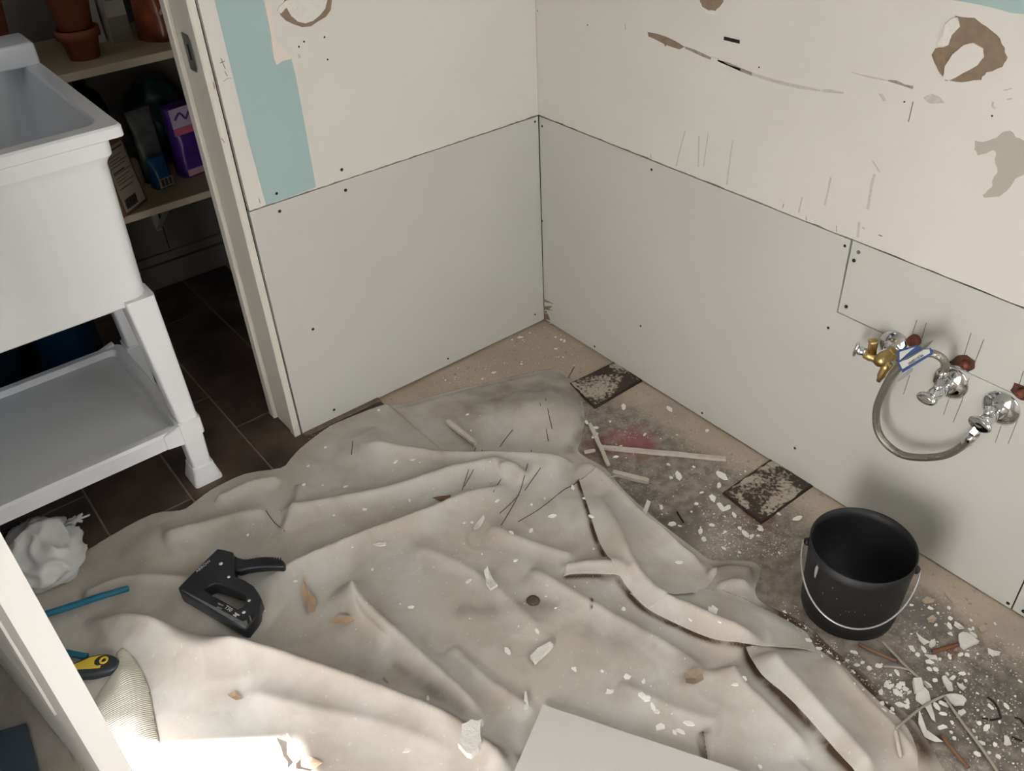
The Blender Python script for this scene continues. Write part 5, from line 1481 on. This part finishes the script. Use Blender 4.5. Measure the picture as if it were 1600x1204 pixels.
scatter([(330, 800), (470, 720), (700, 640), (880, 600), (900, 800), (980, 950), (1100, 1020), (1120, 1140), (900, 1090), (600, 1000), (350, 1000)], 26, .003, .007, *GA)
for x, y, s_ in [(385, 563, .016), (590, 570, .014), (630, 870, .018), (598, 878, .012), (823, 868, .022), (812, 912, .012), (783, 970, .018), (605, 1085, .016), (760, 668, .012), (1165, 1060, .014), (920, 900, .010), (745, 1155, .012), (730, 1120, .012), (555, 1010, .010), (350, 785, .012), (220, 630, .010), (325, 628, .008), (880, 1045, .010), (930, 1130, .014), (1000, 1110, .012), (820, 1005, .016), (845, 1015, .016), (780, 1090, .012), (710, 995, .009), (585, 820, .008), (700, 830, .007), (1080, 1040, .010), (960, 1140, .010), (1020, 1010, .010), (480, 685, .007), (735, 945, .007), (905, 1105, .009), (258, 655, .014), (257, 690, .014)]:
    put_chip(840 + x * .3488, 440 + y * .3488, s_, *GB)
scatter([(925, 660), (1010, 600), (1130, 700), (1260, 780), (1240, 860), (1160, 880), (1050, 820), (960, 745)], 22, .003, .007, *GB)
scatter([(1090, 800), (1200, 810), (1240, 870), (1140, 870)], 14, .003, .008, *GB)
for x, y, s_ in [(312, 128, .010), (435, 125, .009), (443, 195, .012), (440, 245, .011), (600, 305, .012), (190, 395, .014), (228, 435, .012), (305, 485, .013), (555, 437, .012), (305, 530, .011), (350, 535, .010), (523, 560, .011), (545, 608, .009), (355, 778, .012), (390, 915, .012), (635, 890, .011), (685, 920, .012), (740, 1030, .009), (655, 1020, .010), (710, 780, .009), (818, 778, .009), (118, 190, .012), (95, 210, .009), (375, 465, .008), (440, 450, .009), (460, 590, .010), (400, 760, .012), (400, 828, .010), (470, 990, .010), (620, 1090, .012), (760, 1110, .012), (700, 1085, .008), (905, 610, .006), (930, 1070, .010), (510, 435, .010), (270, 405, .011), (570, 268, .008), (595, 262, .008), (445, 300, .007), (625, 430, .006), (740, 230, .006), (340, 605, .010), (290, 630, .012), (600, 940, .007), (455, 885, .007), (450, 950, .008), (770, 880, .007), (360, 160, .008)]:
    u, v = cz([(x, y)])[0]
    put_chip(u, v, s_ * .9, *GC)
scatter([(1410, 940), (1470, 930), (1600, 1020), (1600, 1200), (1530, 1190), (1440, 1060)], 34, .003, .007, *GC)
for u, v, s_ in [(779, 528, .012), (813, 527, .010), (800, 531, .007), (877, 531, .010), (882, 533, .010), (868, 545, .008), (772, 582, .009), (815, 569, .007), (754, 592, .007), (716, 575, .006), (592, 641, .010), (868, 527, .006), (880, 558, .006), (696, 594, .005), (828, 520, .006), (851, 512, .007), (860, 505, .006)]:
    put_chip(u, v, s_, *GD)
scatter([(640, 615), (850, 510), (940, 555), (900, 580), (870, 566), (700, 605)], 20, .0025, .005, *GD)
scatter([(1200, 925), (1250, 950), (1330, 1015), (1400, 1045), (1450, 1090), (1440, 1130), (1380, 1110), (1300, 1040), (1240, 985)], 48, .004, .013, *GE)
scatter([(1360, 1050), (1400, 1055), (1425, 1080), (1400, 1095), (1370, 1085)], 12, .006, .014, *GE)
# dust crumbs: too many and too small to count
cr_pts = []
zones = [([(925, 660), (1010, 600), (1130, 700), (1260, 780), (1240, 890), (1160, 890), (1050, 820), (960, 745)], 300), ([(1090, 790), (1190, 815), (1240, 870), (1140, 870)], 220), ([(1400, 930), (1480, 930), (1600, 1010), (1600, 1204), (1520, 1204), (1420, 1060)], 420), ([(1200, 925), (1250, 950), (1330, 1015), (1450, 1090), (1440, 1130), (1300, 1040), (1240, 985)], 320), ([(640, 618), (850, 508), (940, 555), (900, 580), (870, 566), (700, 605)], 160), ([(330, 800), (470, 720), (700, 640), (880, 600), (900, 800), (980, 950), (1100, 1020), (1120, 1140), (900, 1090), (600, 1000), (350, 1000)], 260), ([(470, 690), (600, 635), (560, 650), (490, 690)], 30)]
bm = bmesh.new(); UV = []
for poly, n in zones:
    us = [p[0] for p in poly]; vs = [p[1] for p in poly]; k = 0
    while k < n:
        u, v = rc.uniform(min(us), max(us)), rc.uniform(min(vs), max(vs))
        if in_px(poly, u, v): UV.append((u, v)); k += 1
XY = np.array([tuple(at(u, v).xy) for u, v in UV])
ZZ = np.array([hz(x, y) for x, y in XY])
for (x, y), z in zip(XY, ZZ):
    if math.hypot(x - bx_, y - by_) < .095: continue
    s_ = rc.uniform(.0007, .0020); a = rc.uniform(0, 6.28)
    vs_ = [bm.verts.new((x + cos(a + k * 2.09) * s_ * rc.uniform(.6, 1.3), y + sin(a + k * 2.09) * s_, z)) for k in range(3)]
    tp = bm.verts.new((x, y, z + s_ * .9))
    for k in range(3): bm.faces.new([vs_[k], vs_[(k + 1) % 3], tp])
dust = tag(link('plaster_dust', bm_mesh(bm), PLAST), 'fine white plaster crumbs strewn over floor and cloth', 'dust')
dust['kind'] = 'stuff'
